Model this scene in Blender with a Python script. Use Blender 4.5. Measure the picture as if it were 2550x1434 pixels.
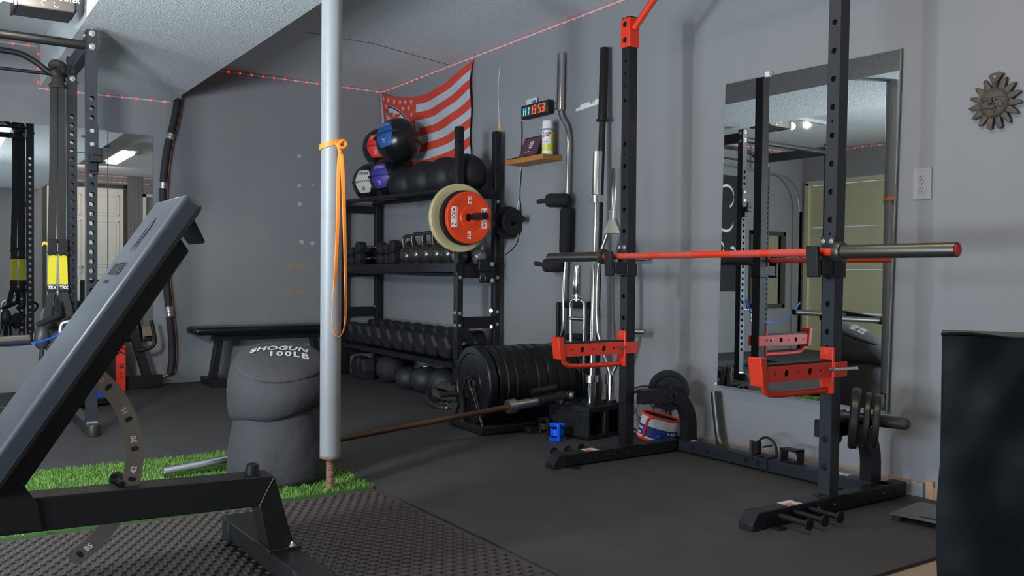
import bpy, math, random
from mathutils import Vector as V, Matrix
random.seed(7)
SC=bpy.context.scene
for o in list(bpy.data.objects): bpy.data.objects.remove(o)
COL=SC.collection
PI=math.pi
# ------------------------------------------------------------------ camera
F_PX=2205.3; YAW,PITCH,ROLL=.59118,-.015332,.007574
CAM=V((0,0,.887))
_f=V((math.sin(YAW)*math.cos(PITCH),math.cos(YAW)*math.cos(PITCH),math.sin(PITCH)))
_r=V((math.cos(YAW),-math.sin(YAW),0)); _u=_r.cross(_f)
CR=_r*math.cos(ROLL)+_u*math.sin(ROLL); CU=-_r*math.sin(ROLL)+_u*math.cos(ROLL)
cd=bpy.data.cameras.new('camera'); cam=bpy.data.objects.new('camera',cd); COL.objects.link(cam)
cd.sensor_fit='HORIZONTAL'; cd.sensor_width=36; cd.lens=36*F_PX/2550; cd.clip_start=.05; cd.clip_end=60
cam.matrix_world=Matrix(((CR.x,CU.x,-_f.x,CAM.x),(CR.y,CU.y,-_f.y,CAM.y),(CR.z,CU.z,-_f.z,CAM.z),(0,0,0,1)))
SC.camera=cam
def at(x,y,X=None,Y=None,Z=None):
    d=_f+CR*((x-1275)/F_PX)-CU*((y-717)/F_PX)
    if X is not None: t=(X-CAM.x)/d.x
    elif Y is not None: t=(Y-CAM.y)/d.y
    else: t=(Z-CAM.z)/d.z
    return CAM+d*t
# ------------------------------------------------------------------ world, exposure, lights
w=bpy.data.worlds.new('world'); SC.world=w; w.use_nodes=True
bg=w.node_tree.nodes['Background']; bg.inputs[0].default_value=(.55,.75,1,1); bg.inputs[1].default_value=1.0
SC.view_settings.view_transform='Standard'; SC.view_settings.look='None'
SC.view_settings.gamma=1; SC.view_settings.use_curve_mapping=False; SC.view_settings.exposure=-0.38
def area(name,loc,target,sx,sy,power,col):
    l=bpy.data.lights.new(name,'AREA'); l.shape='RECTANGLE'; l.size=sx; l.size_y=sy; l.energy=power; l.color=col
    o=bpy.data.objects.new(name,l); COL.objects.link(o); o.location=loc
    d=(V(target)-V(loc)).normalized(); o.rotation_euler=d.to_track_quat('-Z','Y').to_euler(); return o
# cool fill lights added at an invented gap in the unseen left wall
area('added_side_fill',(-2.66,1.6,1.15),(1,2.6,1.2),2.8,2.0,24,(.74,.87,1.0))
area('added_up_fill',(-3.4,1.6,.05),(.8,4.4,2.2),3.0,1.6,540,(.68,.84,1.0))  # low fill tilted upward, added to brighten the soffit
area('added_door_fill',(1.9,-.5,2.40),(2.2,-1.8,1.0),1.2,.12,16,(1,.90,.78))  # added out of view, without a fixture, to brighten the white doors
def point(name,loc,power,col,r):
    l=bpy.data.lights.new(name,'POINT'); l.energy=power; l.color=col; l.shadow_soft_size=r
    o=bpy.data.objects.new(name,l); COL.objects.link(o); o.location=loc; return o
# the lamp hanging in the left bay: casts the upright shadows on the right wall and rakes the soffit
area('left_bay_lamp',(-.6,2.42,1.50),(1.0,6.6,1.72),.26,.30,102,(.88,.935,.985))
area('shop_light_right',(2.18,1.8,2.34),(2.18,1.8,0),.12,1.2,15,(1,.80,.58))
point('opener_bulb_light',(.40,4.80,2.20),17,(1,.88,.70),.02)
W=3.38; D=7.09; CEIL=2.49; LW=-2.6; FW=-1.8
def fz(y): return max(0.0,(y-3.4)*.0095)
# ------------------------------------------------------------------ materials
def s2l(c): c/=255.; return c/12.92 if c<=.04045 else ((c+.055)/1.055)**2.4
def rgb(r,g,b): return (s2l(r),s2l(g),s2l(b),1)
MATS={}
def mat(name,col,rough=.5,metal=0,bump=None,var=None,spec=.5,emit=None,coat=0,alpha=None,sheen=0):
    m=bpy.data.materials.new(name); m.use_nodes=True; nt=m.node_tree; p=nt.nodes['Principled BSDF']
    p.inputs['Base Color'].default_value=col; p.inputs['Roughness'].default_value=rough; p.inputs['Metallic'].default_value=metal
    p.inputs['Specular IOR Level'].default_value=spec; p.inputs['Coat Weight'].default_value=coat
    if sheen: p.inputs['Sheen Weight'].default_value=sheen
    if emit: p.inputs['Emission Color'].default_value=emit[0]; p.inputs['Emission Strength'].default_value=emit[1]
    tc=None
    def tex(scale,detail=4):
        nonlocal tc
        if tc is None: tc=nt.nodes.new('ShaderNodeTexCoord')
        n=nt.nodes.new('ShaderNodeTexNoise'); n.inputs['Scale'].default_value=scale; n.inputs['Detail'].default_value=detail
        nt.links.new(tc.outputs['Object'],n.inputs['Vector']); return n
    if bump:
        n=tex(bump[0]); b=nt.nodes.new('ShaderNodeBump'); b.inputs['Strength'].default_value=bump[1]; b.inputs['Distance'].default_value=bump[2] if len(bump)>2 else .01
        nt.links.new(n.outputs['Fac'],b.inputs['Height']); nt.links.new(b.outputs['Normal'],p.inputs['Normal'])
    if var:   # (scale, second colour, lo, hi)
        n=tex(var[0],6); r=nt.nodes.new('ShaderNodeValToRGB'); r.color_ramp.elements[0].color=col; r.color_ramp.elements[1].color=var[1]
        r.color_ramp.elements[0].position=var[2] if len(var)>2 else .35; r.color_ramp.elements[1].position=var[3] if len(var)>3 else .7
        nt.links.new(n.outputs['Fac'],r.inputs[0]); nt.links.new(r.outputs[0],p.inputs['Base Color'])
    MATS[name]=m; return m
m_wall=mat('wall_paint',(.262,.260,.266,1),.7,bump=(55,.12,.004),var=(1.3,(.248,.248,.256,1)))
m_popc=mat('popcorn_ceiling',(.78,.79,.78,1),.95,bump=(110,.8,.012),var=(140,(.62,.65,.66,1),.4,.65))
m_conc=mat('concrete',(.36,.27,.18,1),.85,bump=(30,.3),var=(3,(.28,.21,.15,1)))
m_rub=mat('rubber_floor',(.046,.045,.046,1),.72,bump=(240,.25,.002),var=(4,(.060,.056,.052,1),.35,.75),spec=.35)
m_stud=mat('studded_rubber',(.062,.052,.047,1),.55,bump=(160,.1,.002),spec=.45)
m_turf=mat('turf_backing',(.05,.11,.025,1),.9)
m_gr=mat('turf_blades',(.10,.23,.035,1),.6,var=(18,(.18,.33,.06,1),.35,.65))
m_base=mat('baseboard_paint',(.27,.28,.30,1),.6)
m_wood_t=mat('raw_wood',(.50,.30,.17,1),.7,var=(30,(.38,.22,.12,1)))
m_cream=mat('garage_door_cream',(.56,.52,.33,1),.6)
m_door=mat('door_white',(.80,.76,.70,1),.5)
m_panelw=mat('grey_wood_panelling',(.20,.19,.19,1),.7,bump=(9,.3))
m_white=mat('white_plastic',(.78,.77,.74,1),.45)
m_outl=mat('outlet_plastic',(.34,.33,.33,1),.4)
m_pole=mat('painted_pole',(.27,.28,.285,1),.42,bump=(25,.05),var=(14,(.25,.255,.26,1),.55,.8))
m_rust=mat('rusty_thread',(.28,.13,.08,1),.8,var=(60,(.16,.08,.05,1)))
m_rustbar=mat('rusty_bar',(.115,.055,.034,1),.55,.5,var=(60,(.07,.04,.03,1)))
m_blk=mat('black_powder_coat',(.010,.0105,.012,1),.45,spec=.35,bump=(300,.08,.001))
m_blk2=mat('dark_grey_powder_coat',(.022,.025,.031,1),.42,spec=.4,bump=(300,.08,.001))
m_bench=mat('bench_frame_black',(.013,.0115,.011,1),.45,spec=.35,bump=(300,.1,.001))
m_rubk=mat('black_rubber',(.012,.0125,.0135,1),.55,spec=.35,bump=(140,.1,.002))
m_hex=mat('hex_rubber',(.013,.0135,.015,1),.6,spec=.4,bump=(200,.15,.002))
m_bump=mat('bumper_rubber',(.007,.007,.0075,1),.32,spec=.4,bump=(50,.04,.003))
m_vinyl=mat('bench_vinyl',(.045,.049,.055,1),.38,bump=(420,.08,.001))
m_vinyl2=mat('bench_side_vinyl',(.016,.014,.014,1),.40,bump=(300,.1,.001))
m_vinylb=mat('black_vinyl',(.006,.0065,.007,1),.5,bump=(9,.2,.01),spec=.10)
m_foam=mat('foam_black',(.010,.0105,.011,1),.8,bump=(90,.2,.003))
m_canvas=mat('bag_canvas',(.036,.034,.036,1),.8,bump=(9,.35,.03))
m_org=mat('orange_paint',(.70,.036,.012,1),.42)
m_org2=mat('orange_bar_coating',(.74,.042,.014,1),.4)
m_org3=mat('orange_bar_knurl',(.62,.07,.05,1),.55,bump=(900,.5,.001))
m_nexo=mat('orange_plate',(.80,.058,.010,1),.42)
m_cplate=mat('cream_plate',(.56,.47,.25,1),.5)
m_chr=mat('chrome',(.72,.71,.70,1),.16,1)
m_steel=mat('brushed_steel',(.42,.40,.38,1),.34,1)
m_bolt=mat('zinc_bolt',(.75,.75,.73,1),.3,.9)
m_dks=mat('dark_cerakote_steel',(.10,.092,.08,1),.36,.75)
m_lad=mat('brown_steel_ladder',(.36,.30,.25,1),.38,.8,bump=(8,.05))
m_iron=mat('cast_iron',(.05,.046,.043,1),.35,.7,bump=(40,.1,.004))
m_kb=mat('kettlebell_enamel',(.050,.042,.037,1),.24,.35,coat=.3)
m_kbs=mat('kettlebell_grey',(.25,.25,.26,1),.3,.5)
m_mir=mat('mirror_glass',(.83,.86,.85,1),.012,1)
m_mir2=mat('mirror_edge',(.30,.34,.34,1),.3,.5)
m_red=mat('red_panel',(.75,.03,.025,1),.5)
m_blue=mat('blue_panel',(.02,.10,.33,1),.5)
m_pur=mat('purple_panel',(.055,.035,.30,1),.5)
m_wht=mat('off_white_panel',(.60,.60,.52,1),.6)
m_txtw=mat('white_lettering',(.80,.80,.80,1),.5)
m_txtk=mat('black_lettering',(.010,.010,.012,1),.5)
m_txtg=mat('grey_lettering',(.03,.03,.035,1),.5)
m_fred=mat('flag_red',(.66,.060,.032,1),.75,bump=(14,.25,.02))
m_fwht=mat('flag_white',(.50,.52,.56,1),.75,bump=(14,.25,.02))
m_tan=mat('drywall_patch_tan',(.42,.27,.13,1),.9)
m_spk=mat('spackle_patch',(.50,.50,.48,1),.9)
m_band=mat('orange_band',(.90,.26,.03,1),.5)
m_yel=mat('yellow_strap',(.80,.66,.02,1),.6)
m_strap=mat('black_webbing',(.022,.020,.019,1),.7,bump=(200,.2,.002))
m_woods=mat('shelf_wood',(.46,.19,.045,1),.45,var=(22,(.34,.13,.03,1)))
m_led=mat('led_red',(1,.05,.02,1),.4,emit=((1,.035,.015,1),5.5))
m_tape=mat('led_tape',(.62,.52,.55,1),.5)
m_digr=mat('digit_red',(1,.08,.02,1),.4,emit=((1,.045,.01,1),3.5))
m_digb=mat('digit_blue',(.1,.5,1,1),.4,emit=((.06,.5,1,1),3.5))
m_tube=mat('fluorescent_tube',(1,1,1,1),.4,emit=((1,.86,.62,1),9))
m_bulb=mat('bulb_lit',(1,1,1,1),.4,emit=((1,.95,.85,1),.9))
m_scr=mat('tablet_screen',(.03,.012,.02,1),.15,emit=((.10,.035,.06,1),.55))
m_opg=mat('opener_housing',(.055,.050,.052,1),.5)
m_navy=mat('belt_navy',(.02,.025,.18,1),.7)
m_belt=mat('belt_white',(.58,.53,.47,1),.7)
m_bred=mat('belt_red_trim',(.72,.035,.015,1),.5)
m_clb=mat('blue_clamp_plastic',(.0,.10,.80,1),.35)
m_yelc=mat('can_yellow',(.72,.68,.04,1),.4)
m_blc=mat('can_blue',(.03,.12,.45,1),.4)
m_brz=mat('aged_bronze',(.075,.060,.050,1),.6,.1,bump=(40,.25,.004),var=(16,(.22,.13,.06,1),.6,.78))
m_glass=mat('scale_glass',(.075,.07,.066,1),.15)
m_gal=mat('galvanised_track',(.55,.58,.58,1),.35,.9)
m_dkw=mat('dark_wood_frame',(.06,.05,.04,1),.6)
m_ban=mat('banner_black',(.02,.02,.022,1),.8)
m_foil=mat('foil_tape',(.75,.75,.75,1),.25,1,bump=(60,.6,.005))
m_cop=mat('copper_line',(.26,.12,.07,1),.5,.4)
m_ins=mat('pipe_insulation',(.022,.022,.024,1),.7,bump=(40,.3,.004))
m_alum=mat('alu_frame',(.60,.62,.63,1),.35,.8)
m_bosu=mat('balance_blue',(.01,.06,.45,1),.4)
m_dots=mat('sticker_white',(.62,.58,.55,1),.6)
m_stk=mat('sticker_red',(.65,.12,.07,1),.6)
m_clear=mat('clear_clip',(.8,.8,.82,1),.2,spec=.8)
# ------------------------------------------------------------------ object helpers
def tag(o,label=None,cat=None,group=None,kind=None):
    if label: o['label']=label
    if cat: o['category']=cat
    if group: o['group']=group
    if kind: o['kind']=kind
    return o
def thing(name,label,cat,loc=(0,0,0),rz=0,group=None):
    o=bpy.data.objects.new(name,None); COL.objects.link(o); o.location=loc; o.rotation_euler=(0,0,rz)
    o.empty_display_size=.05
    return tag(o,label,cat,group)
def woff(o):
    v=V((0,0,0))
    while o: v+=o.location; o=o.parent
    return v
def basis(a):
    a=V(a).normalized(); t=V((0,0,1)) if abs(a.z)<.9 else V((1,0,0))
    u=a.cross(t).normalized(); return u,a.cross(u).normalized(),a
class MB:
    def __init__(s): s.v=[];s.f=[];s.m=[];s.cm=0
    def add(s,vs,fs):
        b=len(s.v); s.v+=[V(p) for p in vs]
        for f in fs: s.f.append(tuple(b+i for i in f)); s.m.append(s.cm)
        return s
    def bx(s,x0,x1,y0,y1,z0,z1):
        x0,x1=min(x0,x1),max(x0,x1);y0,y1=min(y0,y1),max(y0,y1);z0,z1=min(z0,z1),max(z0,z1)
        return s.add([(x0,y0,z0),(x1,y0,z0),(x1,y1,z0),(x0,y1,z0),(x0,y0,z1),(x1,y0,z1),(x1,y1,z1),(x0,y1,z1)],
          [(3,2,1,0),(4,5,6,7),(0,1,5,4),(1,2,6,5),(2,3,7,6),(3,0,4,7)])
    def beam(s,p0,p1,wd,ht,up=(0,0,1)):
        p0=V(p0);p1=V(p1);a=(p1-p0).normalized();u=V(up)
        sd=a.cross(u).normalized();u=sd.cross(a).normalized();A=sd*wd/2;B=u*ht/2
        return s.add([p0-A-B,p0+A-B,p0+A+B,p0-A+B,p1-A-B,p1+A-B,p1+A+B,p1-A+B],
          [(0,1,2,3),(7,6,5,4),(4,5,1,0),(5,6,2,1),(6,7,3,2),(7,4,0,3)])
    def cyl(s,p0,p1,r,r1=None,n=20):
        r1=r if r1 is None else r1;p0=V(p0);p1=V(p1);u,v,a=basis(p1-p0)
        vs=[p0+(u*math.cos(2*PI*i/n)+v*math.sin(2*PI*i/n))*r for i in range(n)]+[p1+(u*math.cos(2*PI*i/n)+v*math.sin(2*PI*i/n))*r1 for i in range(n)]
        return s.add(vs,[(i,(i+1)%n,n+(i+1)%n,n+i) for i in range(n)]+[tuple(range(n-1,-1,-1)),tuple(range(n,2*n))])
    def lathe(s,prof,c=(0,0,0),ax=(0,0,1),n=32,sc=(1,1)):
        u,v,a=basis(ax);c=V(c)
        if abs(V(ax).normalized().z)>.99: u,v=V((1,0,0)),V((0,1,0))*(1 if V(ax).z>0 else -1)
        vs=[];k=len(prof)
        for (r,h) in prof:
            r=max(r,1e-5)
            for i in range(n):
                t=2*PI*i/n; vs.append(c+u*math.cos(t)*r*sc[0]+v*math.sin(t)*r*sc[1]+a*h)
        fs=[]
        for j in range(k-1):
            for i in range(n):
                fs.append((j*n+i,j*n+(i+1)%n,(j+1)*n+(i+1)%n,(j+1)*n+i))
        fs.append(tuple(range(n-1,-1,-1)));fs.append(tuple((k-1)*n+i for i in range(n)))
        return s.add(vs,fs)
    def sph(s,c,r,nu=28,nv=16,sc=(1,1,1)):
        pr=[(r*math.sin(PI*j/nv),-r*math.cos(PI*j/nv)) for j in range(nv+1)]
        b=len(s.v); s.lathe(pr,(0,0,0),(0,0,1),nu)
        for i in range(b,len(s.v)): p=s.v[i]; s.v[i]=V((c[0]+p.x*sc[0],c[1]+p.y*sc[1],c[2]+p.z*sc[2]))
        return s
    def tube(s,path,r,n=12,closed=False,smooth=0):
        P=[V(p) for p in path]
        for _ in range(smooth):
            Q=[]
            rng=range(len(P) if closed else len(P)-1)
            if not closed: Q.append(P[0])
            for i in rng:
                a=P[i];b=P[(i+1)%len(P)];Q+= [a*.75+b*.25,a*.25+b*.75]
            if not closed: Q.append(P[-1])
            P=Q
        k=len(P);vs=[];pu=None
        for i in range(k):
            if closed: t=(P[(i+1)%k]-P[i-1]).normalized()
            else: t=(P[min(i+1,k-1)]-P[max(i-1,0)]).normalized()
            if pu is None: u,_,_=basis(t)
            else:
                u=pu-t*pu.dot(t); u=u.normalized() if u.length>1e-6 else basis(t)[0]
            pu=u;v=t.cross(u)
            ri=r[i] if isinstance(r,(list,tuple)) else r
            for j in range(n):
                a=2*PI*j/n; vs.append(P[i]+(u*math.cos(a)+v*math.sin(a))*ri)
        fs=[]
        for i in range(k if closed else k-1):
            i2=(i+1)%k
            for j in range(n): fs.append((i*n+j,i*n+(j+1)%n,i2*n+(j+1)%n,i2*n+j))
        if not closed: fs.append(tuple(range(n-1,-1,-1)));fs.append(tuple((k-1)*n+j for j in range(n)))
        return s.add(vs,fs)
    def ribbon(s,path,wv,th,nv):
        wv=V(wv)/2;nv=V(nv).normalized()*th/2;vs=[]
        for p in path:
            p=V(p); vs+=[p-wv-nv,p+wv-nv,p+wv+nv,p-wv+nv]
        k=len(path);fs=[(3,2,1,0),tuple(4*(k-1)+i for i in range(4))]
        for i in range(k-1):
            for j in range(4): fs.append((4*i+j,4*i+(j+1)%4,4*i+4+(j+1)%4,4*i+4+j))
        return s.add(vs,fs)
    def prism(s,poly,o,u,v,dep):
        o=V(o);u=V(u);v=V(v);nn=V(dep);k=len(poly)
        a=[o+u*p[0]+v*p[1] for p in poly]; b=[p+nn for p in a]
        return s.add(a+b,[tuple(range(k-1,-1,-1)),tuple(range(k,2*k))]+[(i,(i+1)%k,k+(i+1)%k,k+i) for i in range(k)])
    def quad(s,a,b,c,d): return s.add([a,b,c,d],[(0,1,2,3)])
    def holed(s,o,u,v,Wd,H,hs,nin,dep,n=16):
        # flat face from corner o, width Wd along u, height H along v, one column of round holes (pos, r) with rims going in along nin
        o=V(o);u=V(u);v=V(v);nin=V(nin);z=0.0
        hs=sorted(hs)
        for k,(h,r) in enumerate(hs):
            lo=h-Wd/2 if k==0 else max(h-Wd/2,(hs[k-1][0]+h)/2)
            hi=h+Wd/2 if k==len(hs)-1 else min(h+Wd/2,(hs[k+1][0]+h)/2)
            lo=max(lo,0);hi=min(hi,H)
            if lo>z+1e-5: s.quad(o+v*z,o+u*Wd+v*z,o+u*Wd+v*lo,o+v*lo)
            z=hi
            out=[];q=n//4
            C=[(0,lo),(Wd,lo),(Wd,hi),(0,hi)]
            for i in range(4):
                a=C[i];b=C[(i+1)%4]
                for j in range(q): out.append((a[0]+(b[0]-a[0])*j/q,a[1]+(b[1]-a[1])*j/q))
            inn=[]
            for a in out:
                t=math.atan2(a[1]-h,a[0]-Wd/2); inn.append((Wd/2+r*math.cos(t),h+r*math.sin(t)))
            A=[o+u*a+v*b for a,b in out];B=[o+u*a+v*b for a,b in inn];Cc=[p+nin*dep for p in B]
            s.add(A+B+Cc,[(i,(i+1)%n,n+(i+1)%n,n+i) for i in range(n)]+[(n+i,n+(i+1)%n,2*n+(i+1)%n,2*n+i) for i in range(n)])
        if z<H-1e-5: s.quad(o+v*z,o+u*Wd+v*z,o+u*Wd+v*H,o+v*H)
        return s
    def build(s,name,m,parent=None,bev=0,smooth=True,ang=.6,local=False,seg=2,sub=0):
        ms=m if isinstance(m,(list,tuple)) else [m]
        me=bpy.data.meshes.new(name)
        if parent is None:
            if local: off=V((0,0,0))
            else:
                off=V(((min(p.x for p in s.v)+max(p.x for p in s.v))/2,(min(p.y for p in s.v)+max(p.y for p in s.v))/2,min(p.z for p in s.v)))
        else: off=V((0,0,0)) if local else woff(parent)
        me.from_pydata([p-off for p in s.v],[],s.f)
        for x in ms: me.materials.append(x)
        if len(ms)>1: me.polygons.foreach_set('material_index',s.m)
        if smooth:
            me.polygons.foreach_set('use_smooth',[True]*len(me.polygons)); me.update()
            me.set_sharp_from_angle(angle=ang)
        me.validate(); me.update()
        o=bpy.data.objects.new(name,me); COL.objects.link(o)
        if parent is None: o.location=off if not local else (0,0,0)
        else: o.parent=parent
        if bev:
            b=o.modifiers.new('bevel','BEVEL'); b.width=bev; b.segments=seg; b.limit_method='ANGLE'; b.angle_limit=.6
        if sub:
            b=o.modifiers.new('sub','SUBSURF'); b.levels=sub; b.render_levels=sub
        return o
def struct(name,mb,m,parent=None,**k):
    o=mb.build(name,m,parent,**k)
    if parent is None: o['kind']='structure'
    return o
def copy_tree(o,parent=None,loc=None,rot=None,label=None,group=None):
    c=o.copy(); COL.objects.link(c)
    if parent: c.parent=parent
    for ch in list(o.children): copy_tree(ch,c)
    if loc is not None: c.location=loc
    if rot is not None: c.rotation_euler=rot
    if label: c['label']=label
    if group: c['group']=group
    return c
def text_mesh(st,size,bold=0,ext=.0006,italic=0,sp=1.0):
    cu=bpy.data.curves.new('t','FONT'); cu.body=st; cu.size=size; cu.align_x='CENTER'; cu.align_y='CENTER'; cu.extrude=ext; cu.offset=bold; cu.shear=italic; cu.space_character=sp; cu.resolution_u=3
    o=bpy.data.objects.new('t',cu); COL.objects.link(o)
    dg=bpy.context.evaluated_depsgraph_get(); dg.update()
    me=bpy.data.meshes.new_from_object(o.evaluated_get(dg)); bpy.data.objects.remove(o)
    vs=[v.co.copy() for v in me.vertices]; fs=[tuple(p.vertices) for p in me.polygons]; bpy.data.meshes.remove(me); return vs,fs
def text(st,size,loc,xd,yd,m,parent,name='lettering',bold=0,ext=.0006,italic=0,stretch=1,fn=None,local=False,sp=1.0):
    vs,fs=text_mesh(st,size,bold,ext,italic,sp); xd=V(xd).normalized();yd=V(yd).normalized();zd=xd.cross(yd);loc=V(loc)
    mb=MB()
    mb.add([fn(v) if fn else loc+xd*v.x*stretch+yd*v.y+zd*v.z for v in vs],fs)
    return mb.build(name,m,parent,smooth=False,local=local)
def bolt(parent,p,n,r=.010,h=.007,m=None,name='bolt'):
    p=V(p);n=V(n).normalized(); mb=MB(); mb.cyl(p,p+n*.002,r*1.35,n=16); mb.cyl(p+n*.002,p+n*h,r,r*.85,n=6); mb.cyl(p+n*h,p+n*(h+.004),r*.5,r*.4,n=10)
    return mb.build(name,m or m_bolt,parent)
def disc(parent,p,n,r,th,m,name): 
    p=V(p);n=V(n).normalized();mb=MB();mb.cyl(p,p+n*th,r,n=24);return mb.build(name,m,parent)
def star(c,r,rot=PI/2):
    return [(c[0]+(r if i%2==0 else r*.42)*math.cos(rot+i*PI/5),c[1]+(r if i%2==0 else r*.42)*math.sin(rot+i*PI/5)) for i in range(10)]
# ================================================================== ROOM
struct('floor',MB().bx(LW-.1,W+.1,FW-.1,D+.1,-.10,-.012),m_conc)
struct('ceiling',MB().bx(LW-.1,W+.1,FW-.1,D+.1,CEIL,CEIL+.1),m_popc)
struct('trim_1',MB().bx(.724,1.62,FW,D,2.19,CEIL),m_popc)      # the dropped soffit along the beam
struct('wall_right',MB().bx(W,W+.12,FW-.1,D+.12,-.1,CEIL),m_wall)
struct('wall_back',MB().bx(LW-.1,W,D,D+.12,-.1,CEIL),m_wall)
struct('wall_front',MB().bx(LW-.1,W,FW-.12,FW,-.1,CEIL),m_wall)
mb=MB()
mb.bx(LW-.12,LW,3.10,3.55,-.1,CEIL); mb.bx(LW-.12,LW,3.55,7.0,2.08,CEIL); mb.bx(LW-.12,LW,7.0,D,-.1,CEIL); mb.bx(LW-.12,LW,FW,3.10,2.25,CEIL); mb.bx(LW-.12,LW,FW,.1,-.1,2.25)  # gap left in this wall so the added side fills shine through
struct('wall_left',mb,m_wall)
# panelled garage door on the left wall (seen in the mirror)
mb=MB()
for k in range(4):
    z0=-.01+k*.52
    mb.bx(LW-.08,LW-.03,3.55,7.0,z0,z0+.512)
    mb.bx(LW-.03,LW-.028,3.55,7.0,z0+.455,z0+.475); mb.bx(LW-.03,LW-.028,3.55,7.0,z0+.03,z0+.05)
d1=struct('door_1',mb,m_cream)
mb=MB(); mb.bx(LW-.03,LW+.015,3.52,7.03,2.07,2.12); mb.bx(LW-.03,LW+.015,6.98,7.04,0,2.1); struct('trim_2',mb,m_cream)
# front wall: white six-panel double doors, panelling and a window frame (seen in the back mirror)
def six_panel(x0,x1,z0,z1,y,name):
    mb=MB(); mb.bx(x0,x1,y,y+.035,z0,z1); w_=x1-x0
    for (a,b,c_,d_) in [(.12,.88,.80,.95),(.12,.88,.42,.76),(.12,.88,.06,.38)]:
        X0=x0+w_*a;X1=x0+w_*b;Z0=z0+(z1-z0)*c_;Z1=z0+(z1-z0)*d_
        for (p,q,r_,t_) in [(X0,X1,Z0,Z0+.02),(X0,X1,Z1-.02,Z1),(X0,X0+.02,Z0,Z1),(X1-.02,X1,Z0,Z1)]: mb.bx(p,q,y+.035,y+.046,r_,t_)
        mb.bx(X0+.05,X1-.05,y+.035,y+.044,Z0+.05,Z1-.05)
    d=struct(name,mb,m_door,bev=.003)
    k=MB(); k.sph((x1-.06,y+.09,z0+.95),.027,16,10); k.cyl((x1-.06,y+.035,z0+.95),(x1-.06,y+.09,z0+.95),.01); k.build('door_knob',m_steel,d)
    return d
six_panel(1.72,2.28,0.0,2.26,FW,'door_2'); six_panel(2.30,2.86,0.0,2.26,FW,'door_3')
mb=MB(); mb.bx(1.66,1.71,FW,FW+.03,0,2.32); mb.bx(2.87,2.91,FW,FW+.03,0,2.32); mb.bx(1.66,2.91,FW,FW+.03,2.28,2.33); struct('trim_3',mb,m_dkw)
mb=MB()
for i in range(4): mb.bx(2.92+i*.06,2.975+i*.06,FW,FW+.015,0,CEIL)
struct('trim_4',mb,m_panelw)
mb=MB(); mb.bx(3.17,3.22,FW,FW+.04,.4,2.2);mb.bx(3.17,3.38,FW,FW+.04,2.15,2.2);mb.bx(3.17,3.38,FW,FW+.04,.4,.45);struct('window_1',mb,m_door)
six_panel(.3,.95,0,2.15,FW,'door_4')
# baseboard and its raw top edge
struct('baseboard_right',MB().bx(W-.014,W,2.03,D-.01,-.012,.052),m_base,bev=.003)
mb=MB(); mb.bx(W-.012,W,2.03,D-.01,.052,.058); struct('trim_5',mb,m_wood_t)
mb=MB(); mb.bx(W-.012,W,1.0,1.99,-.012,.045); mb.bx(W-.018,W,1.985,2.012,-.012,.07); struct('trim_6',mb,m_wood_t)
# crack across the ceiling panels
a=at(762,80,Z=CEIL); b=at(930,108,Z=CEIL); c=at(1120,162,Z=CEIL)
mb=MB(); mb.tube([a,(a+b)/2,b,c],.003,6); struct('trim_7',mb,m_opg)
# wall patches
def blob(cx,cz,rx,rz,k=9,seed=0):
    r=random.Random(seed); return [(cx+rx*math.cos(2*PI*i/k)*r.uniform(.75,1.05),cz+rz*math.sin(2*PI*i/k)*r.uniform(.75,1.05)) for i in range(k)]
sp=MB(); tn=MB()
for i,(x,y,rx,rz,t) in enumerate([(745,388,.018,.020,0),(745,462,.017,.018,0),(780,461,.012,.01,0),(747,508,.018,.022,0),(751,602,.022,.020,0),(778,606,.019,.02,0),
   (785,462,.012,.012,1),(721,664,.036,.020,1),(751,663,.034,.020,1),(782,666,.030,.018,1),(717,726,.034,.018,1),(748,725,.032,.019,1),(779,749,.020,.008,1)]):
    p=at(x,y,Y=D); (tn if t else sp).prism(blob(p.x,p.z,rx,rz,9,i),(0,D-.0015,0),(1,0,0),(0,0,1),(0,.0015,0))
struct('trim_8',sp,m_spk,smooth=False); struct('trim_9',tn,m_tan,smooth=False)
p=at(1243,330,X=W); mb=MB(); mb.prism(blob(p.y,p.z,.03,.09,12,3),(W-.0015,0,0),(0,1,0),(0,0,1),(.0015,0,0)); struct('trim_10',mb,m_tan,smooth=False)
# ------------------------------------------------------------------ floor mats and turf
def slope_mat(x0,x1,y0,y1,nm,m,label,bot=-.012,top=0.0):
    ys=[y0+(y1-y0)*i/12 for i in range(13)]; mb=MB(); vs=[]
    for y in ys: vs+=[(x0,y,bot),(x1,y,bot),(x1,y,fz(y)+top),(x0,y,fz(y)+top)]
    fs=[(0,1,2,3),(51,50,49,48)]
    for i in range(12):
        for j in range(4): fs.append((4*i+(j+1)%4,4*i+j,4*i+4+j,4*i+4+(j+1)%4))
    mb.add(vs,fs); return tag(mb.build(nm,m,smooth=False),label,'floor mat')
slope_mat(1.58,W-.02,1.573,4.34,'rubber_mat',m_rub,'smooth black rubber mat under the squat rack and barbell')
slope_mat(1.58,W-.02,4.343,D-.01,'rubber_mat',m_rub,'smooth black rubber mat under the shelving rack in the corner')
slope_mat(LW+.02,1.577,4.375,D-.01,'rubber_mat',m_rub,'smooth black rubber mat behind the grass strip, under the tall power rack')
mb=MB(); mb.bx(LW+.1,1.575,-1.5,3.345,-.012,-.006)
px_,py_=.0385,.0335
j=0; y=1.3
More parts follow.
